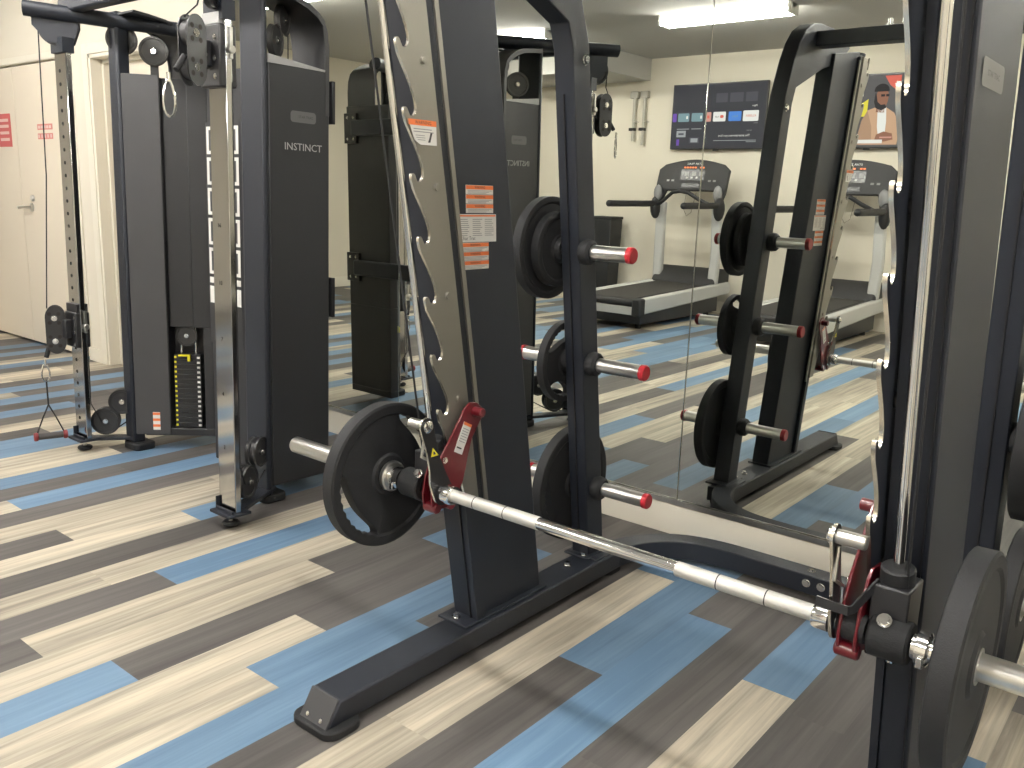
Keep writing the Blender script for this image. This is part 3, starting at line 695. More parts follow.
# ------------------------------------------------------------------ functional trainer (cable machine)
TC = -3.567
tr = thing('cable_machine', 'black dual cable crossover machine with chrome columns and two weight towers', 'cable machine', (TC, -.85, 0))
def pulley(mb, c, ax, r, th=.022, mat=None, holes=False):
    mb.rev([(-th/2, 0), (-th/2, r*.22), (-th*.35, r*.25), (-th*.35, r*.82), (-th/2, r*.86), (-th/2, r), (0, r*.93), (th/2, r), (th/2, r*.86), (th*.35, r*.82), (th*.35, r*.25), (th/2, r*.22), (th/2, 0)], c, ax, mat, 36)
for side in (1, -1):        # 1 = near tower (outer side faces +X), -1 = far tower
    X = lambda d: TC + side*d
    # d: .597 outer face ... .297 inner face
    near = side == 1
    # shroud body
    if near:
        body = MB().prism([(-3.49, -.83), (-3.10, -.83), (-3.10, -.886), (-2.97, -.886), (-2.97, -.590), (-3.49, -.590)], 'z', .07, 1.772).build('tower_shroud', 'shroud', tr, bevel=.006)
        MB().prism([(-.885, 1.802), (-.600, 1.776), (-.600, 1.770), (-.885, 1.770)], 'x', -2.985, -2.969).build('top_edge', 'logo', body)
    else:
        F = lambda t, n_=0.0: (-4.04 + .7071*t - .7071*n_, -.87 + .7071*t + .7071*n_)
        full = [(-4.16, -.83), F(0), F(.125), F(.335), (-3.804, -.575), (-4.16, -.575)]
        wind = [(-4.16, -.83), F(0), F(.125), F(.128, .10), F(.285, .10), F(.29), F(.335), (-3.804, -.575), (-4.16, -.575)]
        shal = [(-4.16, -.83), F(0), F(.125), F(.130, .018), F(.240, .018), F(.243, 0), F(.335), (-3.804, -.575), (-4.16, -.575)]
        m = MB().prism(full, 'z', .075, .112, 'shroud').prism(wind, 'z', .112, .62, 'shroud').prism(shal, 'z', .62, 1.78, 'shroud3')
        body = m.build('tower_shroud', 'shroud', tr, bevel=.003)
        a, b = F(-.045, -.004), F(.122, -.004); c_, d_ = F(.122, .004), F(-.045, .004)
        MB().prism([a, b, c_, d_], 'z', .080, 1.79).build('front_cover', 'shroud2', body, bevel=.003)
    # front column
    m = MB().box((X(.445 if near else .515), -.912, .03), (X(.599), -.886 if near else -.848, 2.06)); col_ = m.build('tower_column', 'black', tr, bevel=.012)
    m = MB().prism(rrect(.14, .11, .03, X(.535), -.872), 'z', 0, .035); m.build('foot_pad', 'rubber', col_, bevel=.006)
    # wrap-over rear sheet with a curved top
    path = [(-.592, 1.60), (-.592, 1.86), (-.598, 1.92), (-.614, 1.965), (-.640, 1.99), (-.690, 2.017), (-.747, 2.035), (-.83, 2.045), (-.90, 2.05)]
    inner_ = [(y-.010 if z < 1.95 else y-.004, z-(.0 if z < 1.9 else .010)) for y, z in path]
    MB().prism(path + inner_[::-1], 'x', X(.37), X(.598)).build('rear_cover', 'shroud', tr)
    rim = [(y-.020 if z < 1.95 else y-.008, z-(.0 if z < 1.9 else .020)) for y, z in path]
    MB().prism(path + rim[::-1], 'x', X(.592), X(.599)).build('cover_edge', 'shroud2', tr)
    # pulleys at the top, turned in line with the boom
    vv_ = Vector((-.545*side, .839, 0)); nv = Vector((.839, .545*side, 0))
    PC = ((-3.050, -.795, 1.868, .062), (-3.115, -.712, 1.962, .060)) if near else ((-3.985, -.785, 1.895, .064), (-4.12, -.865, 1.945, .068))
    for q in PC:
        c = Vector(q[:3]); m = MB(); pulley(m, c, nv, q[3], .026); o = m.build('pulley', 'pulleygrey', tr)
        m = MB(); bolt(m, c + nv*.014, nv, .008, .005); m.build('axle_bolt', 'badge', o)
        m = MB().sweep([c + nv*-.018, Vector((c.x, c.y, 1.75)) + nv*-.018], [(-.018, -.002), (.018, -.002), (.018, .002), (-.018, .002)], up=nv); m.build('pulley_bracket', 'blacks', o)
    c = Vector(PC[1][:3]) + vv_*(.062 if near else -.0)
    MB().pipe([c, Vector((c.x, c.y, 1.70))], .0025, seg=6).build('cable', 'rubber', tr)
    if not near: MB().pipe([Vector((-4.12, -.865, 2.012)), Vector((-4.04, -.81, 1.995)), Vector((-3.985, -.785, 1.958))], .0025, seg=6).build('cable', 'rubber', tr)
    # adjustment column
    th = 0.0
    px, pyy = (-2.868, -1.158) if near else (-4.248, -1.078)
    Rm = Matrix.Translation((px, pyy, 0))
    m = MB().box((-.055, -.013, .062), (.055, .013, 1.90), None, Rm); pc = m.build('adjustment_column', 'colchrome', tr, bevel=.003)
    if not near:
        for k in range(29):
            z = .16 + k*.058
            m = MB().rev([(0, 0), (.0008, .0085), (.0009, 0)], (px-.010, pyy-.0133, z), (0, -1, 0), None, 10); m.build('pin_hole', 'gap', pc)
    else:
        for k, n_ in ((0, '16'), (1, '10'), (2, '7'), (3, '4'), (4, '2')):
            m = MB(); m.mesh(text_mesh(n_, .022), basis((px-.010, pyy-.0138, 1.155-.21*k), (1, 0, 0), (0, 0, 1)), 'gap'); m.build('position_number', 'gap', pc)
    m = MB().box((-.066, -.050, .050), (.066, .050, .062), None, Rm).box((-.062, -.026, .062), (-.055, .026, .11), None, Rm).box((-.056, -.030, .062), (.056, -.0225, .075), None, Rm); m.build('base_plate', 'black', pc, bevel=.002)
    m = MB().cyl(Rm @ Vector((0, 0, 0)), Rm @ Vector((0, 0, .018)), .034, None, ch=.006).cyl(Rm @ Vector((0, 0, .015)), Rm @ Vector((0, 0, .052)), .008, 'steel'); m.build('levelling_foot', 'rubber', pc)
    # low link bar back to the tower column with two pulleys
    a = Vector((px, pyy + .02, .052)); b = Vector((X(.55), -.87, .052))
    MB().sweep([a, b], [(-.03, -.008), (.03, -.008), (.03, .008), (-.03, .008)]).build('link_bar', 'black', tr, bevel=.002)
    for (fr, z, rr) in ((.36, .138, .068), (.70, .235, .062)):
        c = a.lerp(b, fr); c.z = z
        dirn = (b - a).normalized(); nn = Vector((-dirn.y, dirn.x, 0))
        m = MB(); pulley(m, c, nn, rr, .024); pulley(m, c + nn*.026, nn, rr*.97, .018)
        o = m.build('pulley', 'plastic', tr)
        m = MB(); s_ = 1 if nn.x > 0 else -1
        bolt(m, c + nn*(.013 if nn.x < 0 else .036)*(s_ if nn.x > 0 else -1), nn*s_, .009, .008); m.build('axle_bolt', 'chrome', o)
    # top boom splayed out over the column
    fo = Vector((-2.765, -1.31, 2.075)) if near else Vector((-4.30, -1.215, 2.035)); re = Vector((-3.28, -.545, 2.085)) if near else Vector((-3.86, -.535, 1.995))
    MB().pipe([fo, re], .036, seg=16, rx=.030).build('top_boom', 'black', tr)
    # pulley under the boom
    pd = Vector((math.sin(th), -math.cos(th), 0)); pn = Vector((-pd.y, pd.x, 0))
    th = math.radians(35)*side; pd = Vector((math.sin(th), -math.cos(th), 0)); pn = Vector((-pd.y, pd.x, 0))
    c = Vector((px, pyy, 1.965)) + pd*(.05 if near else .02)
    m = MB(); pulley(m, c, pn, .075, .03); o = m.build('pulley', 'plastic', tr)
    m = MB(); bolt(m, c + pn*(.016*(1 if pn.x > 0 else -1)), pn*(1 if pn.x > 0 else -1), .012, .006); m.build('axle_bolt', 'logo', o)
    Q = Rm
    m = MB().box((-.046, -.05, 1.86), (.046, .05, 1.90), None, Q).prism([(-.05, 1.90), (.05, 1.90), (.085, 1.97), (.085, 2.04), (-.085, 2.04), (-.085, 1.97)], 'x', -.02, .02)
    for v in m.bm.verts[-12:]: pass
    Q = Rm @ Matrix.Rotation(math.radians(35)*side, 4, 'Z')
    mm = MB().box((-.058, -.026, 1.86), (.058, .026, 1.925), None, Rm)
    for sx in (-.024, .018):
        vs = [(sx, y, z) for y, z in ((-.05, 1.90), (.05, 1.90), (.075, 1.97), (.075, 2.04), (-.115, 2.04), (-.115, 1.97))]
        A_ = [mm.bm.verts.new(Q @ Vector(p)) for p in vs]; B_ = [mm.bm.verts.new(Q @ Vector((p[0]+.006, p[1], p[2]))) for p in vs]
        mm._f(A_, mm.mi(None)); mm._f(B_[::-1], mm.mi(None))
        for i in range(6): mm._f([A_[i], B_[i], B_[(i+1) % 6], A_[(i+1) % 6]], mm.mi(None))
    mm.build('boom_bracket', 'black', tr)
    m.bm.free()
    # sliding carriage with swivelling pulley block
    zc = 1.740 if near else .600
    hh = .105 if near else .085
    Rm = Rm @ Matrix.Translation((-.012 if near else 0, 0, 0))
    m = MB().box((-.060, -.034, zc-hh), (.062 if near else .050, .034, zc+hh), None, Rm)
    m.box((-.030, -.070, zc-.04), (.020, -.036, zc+.05), None, Rm)
    car = m.build('sliding_carriage', 'plastic', tr, bevel=.006)
    m = MB().box((-.054, -.028, zc+hh), (.050, .028, zc+hh+.04), None, Rm); m.build('carriage_cap', 'logo' if near else 'plastic', car, bevel=.003)
    m = MB().cyl(Rm @ Vector((.064, 0, zc+.02)), Rm @ Vector((.092, 0, zc+.02)), .014, ch=.003).box((.066, -.006, zc-.01), (.084, .006, zc+.095), None, Rm); m.build('pull_pin', 'steel', car, bevel=.001)
    m = MB()
    for dz in (-.07, -.01, .06): bolt(m, Rm @ Vector((.035, -.036, zc+dz)), Rm.to_3x3() @ Vector((0, -1, 0)), .007, .004)
    m.build('bolt', 'chrome', car)
    sd = Vector((.29*side, -.96, 0)).normalized() if near else Vector((-.45, -.89, 0)).normalized()
    sn = Vector((-sd.y, sd.x, 0)).normalized()
    if sn.x < 0: sn = -sn
    bc = Vector((px, pyy, zc)) + sd*(.140 if near else .100)
    # housing: two rounded cheeks with holes drawn as recessed discs, sheaves between
    def SP(u, v, w): return bc + sd*u + Vector((0, 0, 1))*v + sn*w
    outl = [(.058*math.cos(a), .055 + .052*math.sin(a)) for a in [i*PI/12 for i in range(13)]] + [(-.055*math.cos(a) , -.058 - .048*math.sin(a)) for a in [i*PI/12 for i in range(13)]]
    wq = .045 if near else .043
    outl = [(wq*math.cos(a) - .004, (.060 if math.sin(a) >= 0 else -.060) + .055*math.sin(a)) for a in [i*2*PI/32 for i in range(32)]]
    hs = MB()
    for w0, w1 in ((-.022, -.017), (.017, .022)):
        A_ = [hs.bm.verts.new(SP(u, v, w0)) for u, v in outl]; B_ = [hs.bm.verts.new(SP(u, v, w1)) for u, v in outl]
        hs._f(A_, hs.mi(None)); hs._f(B_[::-1], hs.mi(None))
        for i in range(len(outl)): hs._f([A_[i], B_[i], B_[(i+1) % len(outl)], A_[(i+1) % len(outl)]], hs.mi(None), True)
    a_ = Rm @ Vector((0, -.06, zc)); hs.cyl(a_, SP(-.05, 0, 0), .016)
    hs.build('pulley_housing', 'plastic', car)
    for v in (.055, -.055):
        m = MB(); pulley(m, SP(0, v, 0), sn, wq-.004, .028); m.build('sheave', 'shroud2', car)
        m = MB(); bolt(m, SP(0, v, .022), sn, .010, .006); m.build('axle_bolt', 'chrome', car)
        m = MB()
        for k in range(4):
            an = PI/4 + k*PI/2
            m.rev([(0, 0), (.0009, .009), (.001, 0)], SP(.028*math.cos(an), v + .030*math.sin(an), .022), sn, None, 10)
        m.build('lightening_hole', 'gap', car)
    # vertical cable from the boom pulley to the carriage and down to the base
    top = c + pd*.075 + Vector((0, 0, 0))
    MB().pipe([top, Vector((top.x*.5+bc.x*.5, top.y*.5+bc.y*.5, (1.97+zc)/2+.03)), SP(.03, .10, 0)], .003, seg=6).build('cable', 'rubber', tr)
    MB().pipe([Rm @ Vector((.066, .01, zc-hh+.02)), Rm @ Vector((.066, .01, zc-hh-.05)), Rm @ Vector((.066, .01, .24)), a.lerp(b, .30)+Vector((0, 0, .07))], .003, seg=6).build('cable', 'rubber', tr)
    MB().pipe([a.lerp(b, .42)+Vector((0, 0, .02)), a.lerp(b, .9)+Vector((0, 0, .10))], .003, seg=6).build('cable', 'rubber', tr)
    # end stub of the cable
    down = SP(.035, -.025, 0) if near else SP(.030, -.085, 0)
    stub_to = down + (Vector((sd.x*.015, sd.y*.015, -.050)) if not near else Vector((sd.x*.040, sd.y*.040, -.050)))
    MB().cyl(down, stub_to, .011, seg=12).build('cable_stop', 'rubber', car)
    # carabiner, a thing of its own
    cb0 = stub_to
    ct = thing('carabiner', 'steel carabiner hanging from the high pulley of the near column' if near else 'steel carabiner holding the stirrup handle under the low pulley', 'carabiner', tuple(cb0))
    hgt, wid = (.118, .024) if near else (.085, .022)
    vdir = Vector((.3, .95, 0)).normalized()
    pts = []
    for i in range(28):
        a = 2*PI*i/28; ww = wid*(1 + .28*(-math.sin(a)))
        pts.append(cb0 + Vector((0, 0, -.024 - hgt/2 + hgt/2*math.sin(a))) + vdir*(ww*math.cos(a)*.75))
    MB().pipe(pts, .0042, seg=8, cyc=True).build('link', 'chrome', ct)
    MB().pipe([cb0 + Vector((0, 0, -.002)) + vdir*0, cb0 + Vector((0, .0, -.032))], .007, seg=8).build('eyelet', 'chrome', ct)
    if not near:
        hz = cb0.z - .028 - hgt
        hd = thing('stirrup_handle', 'stirrup cable handle with grey grip and red ends hanging at the far column', 'handle', (cb0.x, cb0.y, .08))
        w_ = .064; gz = .085
        tp = Vector((cb0.x, cb0.y, hz))
        mid = Vector((cb0.x, cb0.y, hz - (hz-gz)*.42))
        MB().pipe([tp + Vector((0, 0, .01)), mid], .004, seg=8).build('webbing_loop', 'strap', hd)
        for q in (-1, 1):
            MB().pipe([mid, mid + vdir*q*w_*.45 + Vector((0, 0, -(mid.z-gz)*.42)), Vector((cb0.x, cb0.y, gz)) + vdir*q*w_], .0036, seg=8).build('strap', 'strap', hd)
            p = Vector((cb0.x, cb0.y, gz)) + vdir*q*w_
            MB().cyl(p - vdir*.010, p + vdir*.010, .021, ch=.004).build('end_cap', 'handred', hd)
        p = Vector((cb0.x, cb0.y, gz)); MB().cyl(p - vdir*(w_-.01), p + vdir*(w_-.01), .0155, ch=.002).build('grip', 'handgrey', hd)
# bars joining the two sides
MB().box((TC-.72, -1.075, 2.035), (TC+.70, -1.015, 2.095)).build('pull_up_bar', 'black', tr, bevel=.012)
for z in (1.655, .850):
    MB().box((TC-.50, -.562, z-.045), (TC+.50, -.522, z+.045)).build('cross_brace', 'black', tr, bevel=.008)
    for side in (1, -1):
        o = MB().box((TC+side*.49, -.575, z-.085), (TC+side*.597, -.558, z+.085)).build('brace_bracket', 'blacks', tr, bevel=.002)
        m = MB()
        for dz in (-.06, .06):
            for dx in (.515, .565): bolt(m, (TC+side*dx, -.558, z+dz), (0, 1, 0), .006, .004)
        m.build('bolt', 'chrome', o)
near_body = [o for o in tr.children if o.name.startswith('tower_shroud')][0]
far_body = [o for o in tr.children if o.name.startswith('tower_shroud')][1]
xo = TC + .5972
m = MB(); m.mesh(text_mesh('INSTINCT', .040, 0.0004, xs=1.05), basis((xo+.0004, -.722, 1.464), (0, 1, 0), (0, 0, 1)), 'logo'); m.build('lettering', 'logo', near_body)
decal('maker_badge', near_body, (xo, -.722, 1.582), (0, 1, 0), (0, 0, 1), [(1, 'p', rrect(.125, .044, .013), 'badge'), (2, 't', .012, 0, 'STAR TRAC', .014, 'dtext')])
# exercise chart beside the near tower: a strip of placards
it = [(0, -.125, -.50, .25, .95, 'shroud')]
for k in range(6):
    z = .318 - k*.128
    it += [(1, -.118, z, .236, .114, 'white'), (2, -.100, z+.014, .200, .086, 'shroud2'), (3, -.02, z+.03, .04, .05, 'ltext')]
    if k == 5: it[-3:] = [(1, -.118, z+.088, .236, .026, 'white'), (1, -.118, z, .236, .074, 'white')]
ch = decal('exercise_chart', near_body, (-3.375, -.831, 1.115), (1, 0, 0), (0, 0, 1), it)
# weight stack of the far tower
SB = Matrix(((.7071, -.7071, 0, 0), (.7071, .7071, 0, 0), (0, 0, 1, 0), (0, 0, 0, 1)))
fc = F(.207, .012)
SB = Matrix.Translation((fc[0], fc[1], 0)) @ SB     # local x along the tower face, local y into the tower
sk = None
for k in range(15):
    o = MB().box((-.064, 0, .118+k*.0245), (.064, .075, .118+k*.0245+.0228), None, SB).build('weight_stack_block' if k else 'weight_stack', 'blacks', tr if k == 0 else sk, bevel=.0015)
    if k == 0: sk = o
    MB().box((-.062, -.0008, .124+k*.0245), (-.052, 0, .134+k*.0245), 'yellow', SB).build('weight_number', 'yellow', sk)
    MB().box((.046, -.0008, .122+k*.0245), (.060, 0, .132+k*.0245), 'white', SB).build('weight_number', 'white', sk)
MB().box((-.04, -.012, .478), (.012, -.004, .486), 'yellow', SB).box((.006, -.022, .455), (.018, -.004, .486), 'yellow', SB).build('selector_pin', 'yellow', sk)
m = MB(); pulley(m, SB @ Vector((-.005, .03, .575)), SB.to_3x3() @ Vector((0, -1, 0)), .052); o = m.build('pulley', 'plastic', sk)
m = MB(); bolt(m, SB @ Vector((-.005, .018, .575)), SB.to_3x3() @ Vector((0, -1, 0)), .008, .006); m.build('axle_bolt', 'chrome', o)
m = MB()
for u in (-.035, .035): m.cyl(SB @ Vector((u, .035, .10)), SB @ Vector((u, .035, .62)), .007)
m.build('stack_guide_rod', 'chrome', sk)
fw = F(.055, -.0045)
decal('warning_label', far_body, (fw[0], fw[1], .150), (1, 1, 0), (0, 0, 1), [(0, -.017, -.045, .034, .09, 'white')] + [(1, -.017, .030-.030*k, .034, .013, 'orange') for k in range(3)])

tr.rotation_euler.x = math.radians(-1.0)
# ------------------------------------------------------------------ treadmills behind the camera, seen in the mirror
def treadmill(cx, label):
    t = thing('treadmill', label, 'treadmill', (cx, -5.5, 0), 0, 'treadmills facing the televisions')
    L = True
    # local: user faces -Y. rear end y=+.95, front y=-.98
    for s in (-1, 1):
        MB().prism([(.93, .165), (.93, .325), (-.93, .385), (-.98, .36), (-.98, .27), (-.93, .245)], 'x', s*.36, s*.43).build('side_rail', 'tgrey', t, bevel=.018, local=L, seg=3)
        MB().box((s*.335, .92, .150), (s*.438, 1.03, .328)).build('end_cap', 'tdark', t, bevel=.02, local=L)
    MB().prism([(.93, .27), (.97, .29), (.96, .318), (-.62, .365), (-.62, .33), (.90, .27)], 'x', -.31, .31).build('running_belt', 'belt', t, local=L)
    MB().cyl((-.355, .95, .275), (.355, .95, .275), .036).build('rear_roller', 'tdark', t, local=L)
    MB().prism([(.95, .300), (-.62, .352), (-.62, .362), (.95, .314)], 'x', -.362, -.305).build('foot_rail', 'tgrey', t, local=L)
    MB().prism([(.95, .300), (-.62, .352), (-.62, .362), (.95, .314)], 'x', .305, .362).build('foot_rail', 'tdark', t, local=L)
    MB().box((-.36, .955, .155), (.36, .985, .235)).build('rear_panel', 'tgrey', t, bevel=.004, local=L)
    MB().prism([(.85, .05), (.85, .15), (-.85, .24), (-.85, .05)], 'x', -.34, .34).build('underframe', 'blacks', t, local=L)
    m = MB()
    for s in (-1, 1):
        for y in (.78, -.7): m.cyl((s*.28, y, 0), (s*.28, y, .07), .03)
    m.build('foot', 'rubber', t, local=L)
    MB().prism([(-.56, .355), (-.62, .43), (-.70, .50), (-.80, .54), (-.92, .53), (-1.00, .48), (-1.00, .28), (-.6, .28)], 'x', -.40, .40).build('motor_hood', 'tdark', t, bevel=.03, local=L, seg=3)
    for s in (-1, 1):
        MB().sweep([(s*.355, -.66, .34), (s*.365, -.67, .75), (s*.350, -.64, 1.27)], [(-.055, -.042), (.055, -.042), (.055, .042), (-.055, .042)], up=(0, 1, 0)).build('mast', 'tgrey', t, bevel=.02, local=L)
        hy = .22 if s > 0 else .40
        MB().pipe([(s*.40, -.54, 1.245), (s*.40, -.30, 1.24), (s*.40, hy, 1.235)], .034, seg=14).ball((s*.40, hy, 1.235), .035).build('handrail', 'tdark', t, local=L)
        MB().ball((s*.400, -.59, 1.205), .080, None, 16, (.70, 1.1, 1.65)).build('mast_joint', 'tdark', t, local=L)
        MB().ball((s*.375, -.575, 1.37), .066, None, 16, (.8, .5, 1.35)).build('cup_holder', 'btn', t, local=L)
    MB().pipe([(-.38, -.56, 1.235), (-.30, -.52, 1.255), (-.20, -.46, 1.31), (-.10, -.42, 1.375), (0, -.41, 1.39), (.10, -.42, 1.375), (.20, -.46, 1.31), (.30, -.52, 1.255), (.38, -.56, 1.235)], .021, seg=12).build('pulse_bar', 'tdark', t, local=L)
    # console: slanted board
    Bc = basis((0, -.62, 1.405), (-1, 0, 0), (0, -.30, .954))
    out = [(-.415, -.13), (-.345, -.15), (-.30, .0), (.30, .0), (.345, -.15), (.415, -.13), (.44, -.02), (.44, .24), (.37, .30)] + [(.37 - .74*i/10, .30 + .06*math.sin(PI*i/10)) for i in range(1, 10)] + [(-.37, .30), (-.44, .24), (-.44, -.02)]
    m = MB(); A_ = [m.bm.verts.new(Bc @ Vector((x, y, 0))) for x, y in out]; B_ = [m.bm.verts.new(Bc @ Vector((x, y, -.05))) for x, y in out]
    m._f(A_, 0 if m.mi(None) == 0 else 0); m._f(B_[::-1], 0)
    for i in range(len(out)): m._f([A_[i], B_[i], B_[(i+1) % len(out)], A_[(i+1) % len(out)]], 0)
    con = m.build('console', 'tdark', t, bevel=.008, local=L)
    def pan(name, items):
        mm = MB()
        for it in items:
            if it[0] == 't':
                mm.mesh(text_mesh(it[3], it[4], xs=1.2), Bc @ Matrix.Translation((it[1], it[2], .0035)), it[5]); continue
            x, y, w, h, mt, z = it; mm.box((x, y, 0), (x+w, y+h, z), mt, Bc)
        return mm.build(name, 'btn', con, local=L)
    pan('display', [(-.15, .12, .30, .12, 'blacks', .002)] + [(-.13+.033*i, .255, .022, .016, 'led', .003) for i in range(8) if i != 2])
    pan('button', [(-.07+.06*i, .135, .024, .020, 'logo', .004) for i in range(3)] + [(-.13+.09*i, .165, .05, .05, 'btn', .003) for i in range(3)] + [(.22+.06*i, .10, .032, .020, 'logo', .004) for i in range(2)] + [(-.30+.06*i, .10, .032, .020, 'btn', .004) for i in range(2)])
    pan('lettering', [('t', 0, .305, 'STAR TRAC', .030, 'ledw')])
    pan('accessory_tray', [(-.11, .030, .22, .045, 'blacks', .003)])
    m = MB().pipe([(-.02, -.60, 1.38), (-.02, -.55, 1.20), (.03, -.54, 1.12), (.08, -.55, 1.16), (.10, -.6, 1.38)], .0022, seg=6); m.build('safety_cord', 'rubber', t, local=L)
    return t
treadmill(-4.87, 'grey treadmill under the television that shows app tiles, seen in the mirror')
treadmill(-3.10, 'grey treadmill under the television showing a man in a tan jacket')

# ------------------------------------------------------------------ televisions
def tv(cx, label, items):
    z0, w, h = 1.875, 1.17, .73
    t = thing('television', label, 'television', (cx, YB+.001, z0))
    y = YB + .075
    MB().box((cx-w/2, y-.04, z0), (cx+w/2, y, z0+h)).build('casing', 'tvbezel', t, bevel=.004)
    MB().box((cx-.22, YB+.0002, z0+.2), (cx+.22, y-.04, z0+.5)).build('wall_bracket', 'blacks', t)
    MB().box((cx-.03, y-.03, z0-.014), (cx+.03, y-.005, z0)).build('sensor', 'blacks', t)
    # screen: u runs to the viewer's right (-X), origin lower left
    return t, decal('screen', t, (cx + w/2 - .012, y+.001, z0+.014), (-1, 0, 0), (0, 0, 1), items, th=.0006)
W_, H_ = 1.146, .702
it = [(0, 0, 0, W_, H_, 'scr_dark')]
it += [(1, .10, .50, .14, .10, 'scr_mid'), (1, .27, .50, .16, .10, 'scr_mid'), (1, .46, .50, .14, .10, 'scr_mid')]
def tile(cx, w, h, mt, cy=.345): return (1, 'p', rrect(w, h, .012, cx, cy), mt)
it += [(1, 't', .125, .455, 'Apps', .030, 'scr_white'), tile(.165, .185, .115, 'scr_white'), (2, 't', .165, .345, 'KLEBER', .034, 'scr_red', 1.1), (1, 't', .10, .268, 'Home', .018, 'scr_pale'),
       tile(.355, .155, .105, 'scr_blue'), (2, 't', .355, .345, 'fubo', .04, 'scr_teal'), tile(.545, .155, .105, 'scr_white'), (2, 'p', rrect(.045, .034, .016, .515, .345), 'scr_red'), (2, 't', .575, .345, 'tubi', .032, 'scr_hair'),
       tile(.683, .070, .105, 'scr_pink'), (2, 'p', rrect(.028, .034, .010, .683, .345), 'scr_red'), tile(.825, .145, .095, 'scr_teal'), (2, 'p', rrect(.022, .034, .008, .775, .345), 'scr_white'), tile(1.0, .145, .095, 'scr_teal'), (2, 'p', rrect(.022, .034, .008, .955, .345), 'scr_white'), tile(1.118, .05, .095, 'scr_purple')]
it += [(1, 't', .17, .19, 'Up Next', .018, 'scr_pale'), (1, 't', .35, .135, 'The entertainment you love', .034, 'scr_white', 1.0), (1, .08, .078, .52, .007, 'scr_pale'), (1, .08, .062, .12, .006, 'scr_pale'),
       (1, .76, .212, .13, .008, 'scr_pale'), (1, .92, .212, .16, .008, 'scr_pale'), (1, .96, .125, .12, .072, 'scr_pale'), (2, .985, .15, .07, .02, 'scr_mid'), (1, .78, .055, .13, .065, 'scr_mid'), (2, .80, .065, .09, .045, 'scr_pale'), (1, 1.04, .03, .035, .07, 'scr_purple')]
tv(-4.80, 'wall television showing a dark menu with a row of coloured app tiles', it)
def ell(cx, cy, a, b, n=20, a0=0, a1=360): return [(cx + a*math.cos(math.radians(a0+(a1-a0)*i/n)), cy + b*math.sin(math.radians(a0+(a1-a0)*i/n))) for i in range(n + (0 if a1-a0 >= 360 else 1))]
it = [(0, 0, 0, W_, H_, 'scr_grey'), (1, .655, .50, .075, .13, 'scr_white'), (1, 'p', [(.30, .690), (.46, .690), (.40, .60), (.30, .52)], 'scr_red'), (1, 'p', [(.60, .47), (.74, .38), (.76, .30), (.60, .30)], 'scr_yellow'),
      (1, 'p', [(.02, .05), (.22, .05), (.22, .60), (.02, .60)], 'scr_red'), (1, 'p', [(.05, .20), (.18, .30), (.10, .60), (.02, .50)], 'scr_yellow')]
mn = lambda P: [(.465 + (x-.69)*.70, y*1.0) for x, y in P]
it += [(2, 'p', mn([(.42, .02), (.40, .20), (.50, .33), (.62, .385), (.74, .395), (.88, .36), (.95, .26), (.99, .10), (.98, .02)]), 'scr_tan'), (3, 'p', mn([(.62, .385), (.74, .395), (.72, .20), (.69, .10), (.60, .10), (.60, .25)]), 'scr_white'),
       (3, 'p', mn([(.64, .33), (.76, .34), (.75, .42), (.64, .42)]), 'scr_skin'), (4, 'p', mn(ell(.69, .48, .085, .12)), 'scr_skin'), (5, 'p', mn(ell(.705, .55, .105, .065, 16, -10, 190)), 'scr_hair'), (5, 'p', mn([(.79, .54), (.80, .44), (.77, .38), (.69, .355), (.62, .38), (.64, .415), (.70, .41), (.75, .44), (.77, .50)]), 'scr_hair'),
       (5, 'p', mn([(.595, .49), (.64, .49), (.64, .512), (.595, .512)]), 'scr_hair'), (5, 'p', mn([(.655, .49), (.71, .49), (.71, .512), (.655, .512)]), 'scr_hair'), (4, 'p', mn([(.50, .13), (.62, .15), (.72, .12), (.74, .06), (.60, .05), (.48, .07)]), 'scr_skin'), (3, 'p', mn([(.88, .36), (.80, .20), (.78, .05), (.98, .02), (.99, .10), (.95, .26)]), 'scr_tan2'),
       (5, .42, .035, .30, .035, 'scr_white'), (5, .33, .085, .12, .014, 'scr_pink')]
tv(-3.10, 'wall television showing a man in a tan jacket and white shirt', it)

# ------------------------------------------------------------------ bin and wall pipes in the mirror
bn = thing('waste_bin', 'tall black waste bin standing beside the treadmill against the wall', 'bin', (-6.12, YB+.23, 0))
m = MB()
def frus(m, w0, d0, z0, w1, d1, z1, mt=None):
    A = [m.bm.verts.new((-6.12+x*w0/2, YB+.23+y*d0/2, z0)) for x, y in ((-1, -1), (1, -1), (1, 1), (-1, 1))]; B = [m.bm.verts.new((-6.12+x*w1/2, YB+.23+y*d1/2, z1)) for x, y in ((-1, -1), (1, -1), (1, 1), (-1, 1))]
    i = m.mi(mt); m._f(A[::-1], i); m._f(B, i)
    for k in range(4): m._f([A[k], A[(k+1) % 4], B[(k+1) % 4], B[k]], i)
frus(m, .25, .24, .0, .30, .27, 1.03); m.build('bin_body', 'bin', bn, bevel=.01)
m = MB(); frus(m, .312, .282, 1.03, .312, .282, 1.065); m.build('bin_rim', 'bin', bn, bevel=.008)
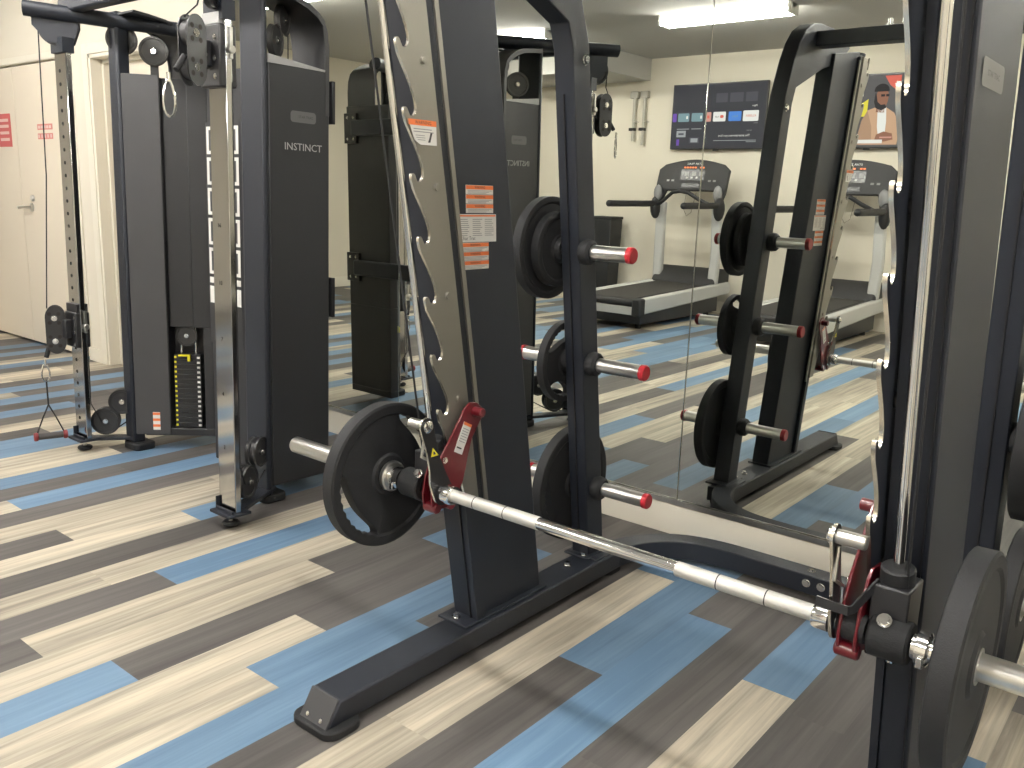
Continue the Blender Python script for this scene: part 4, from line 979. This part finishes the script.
for x, lb in ((-5.93, 'left of two pale grey pipes with black clamps hanging on the wall'), (-5.79, 'right of two pale grey pipes with black clamps, the one nearer the television')):
    z0 = 1.98 if x < -5.9 else 1.93
    t = thing('wall_pipe', lb, 'pipe', (x, YB+.04, z0))
    MB().cyl((x, YB+.04, z0), (x, YB+.04, 2.50), .020).build('pipe_body', 'pipe', t)
    MB().box((x-.05, YB+.01, 2.10), (x+.02, YB+.07, 2.135)).build('clamp', 'blacks', t, bevel=.003)
    MB().pipe([(x+.0, YB+.06, 2.20), (x+.06, YB+.08, 2.205), (x+.09, YB+.06, 2.20)], .008, seg=8).build('lever', 'pipe', t)
    MB().box((x-.05, YB, 2.48), (x+.05, YB+.07, 2.56)).build('bracket', 'pipe', t, bevel=.006)

# ------------------------------------------------------------------ one object per bolt, hole, spacer, sheet
SPLIT = {'bolt', 'spacer', 'screw', 'ring_mark', 'lightening_hole', 'button', 'lower_roller', 'stack_guide_rod', 'foot', 'foot_rail', 'led'}
for o in list(bpy.data.objects):
    if o.type != 'MESH' or o.name.split('.')[0] not in SPLIT: continue
    bm = bmesh.new(); bm.from_mesh(o.data); seen = set(); groups = []
    for v in bm.verts:
        if v in seen: continue
        st = [v]; comp = []; seen.add(v)
        while st:
            q = st.pop(); comp.append(q)
            for e in q.link_edges:
                w_ = e.other_vert(q)
                if w_ not in seen: seen.add(w_); st.append(w_)
        groups.append([q.index for q in comp])
    bm.free()
    if len(groups) < 2: continue
    base = o.name.split('.')[0]; src = o.data
    for gi, g in enumerate(groups):
        g = set(g); b2 = bmesh.new(); b2.from_mesh(src); b2.verts.ensure_lookup_table()
        bmesh.ops.delete(b2, geom=[v for v in b2.verts if v.index not in g], context='VERTS')
        me = bpy.data.meshes.new(base); b2.to_mesh(me); b2.free()
        for mt in src.materials: me.materials.append(mt)
        try: me.set_sharp_from_angle(angle=math.radians(35))
        except Exception: pass
        if gi == 0: o.data = me
        else:
            c = o.copy(); c.data = me; COL.objects.link(c); c.parent = o.parent

# ------------------------------------------------------------------ world and view
w = bpy.data.worlds.new('world'); sc.world = w; w.use_nodes = True
w.node_tree.nodes['Background'].inputs['Color'].default_value = (.9, .88, .8, 1)
w.node_tree.nodes['Background'].inputs['Strength'].default_value = .1
sc.view_settings.view_transform = 'Standard'; sc.view_settings.look = 'None'
sc.view_settings.gamma = 1; sc.view_settings.use_curve_mapping = False
sc.view_settings.exposure = 0.38
try:
    sc.cycles.caustics_reflective = False; sc.cycles.caustics_refractive = False
    sc.cycles.max_bounces = 10; sc.cycles.glossy_bounces = 6
except Exception: pass
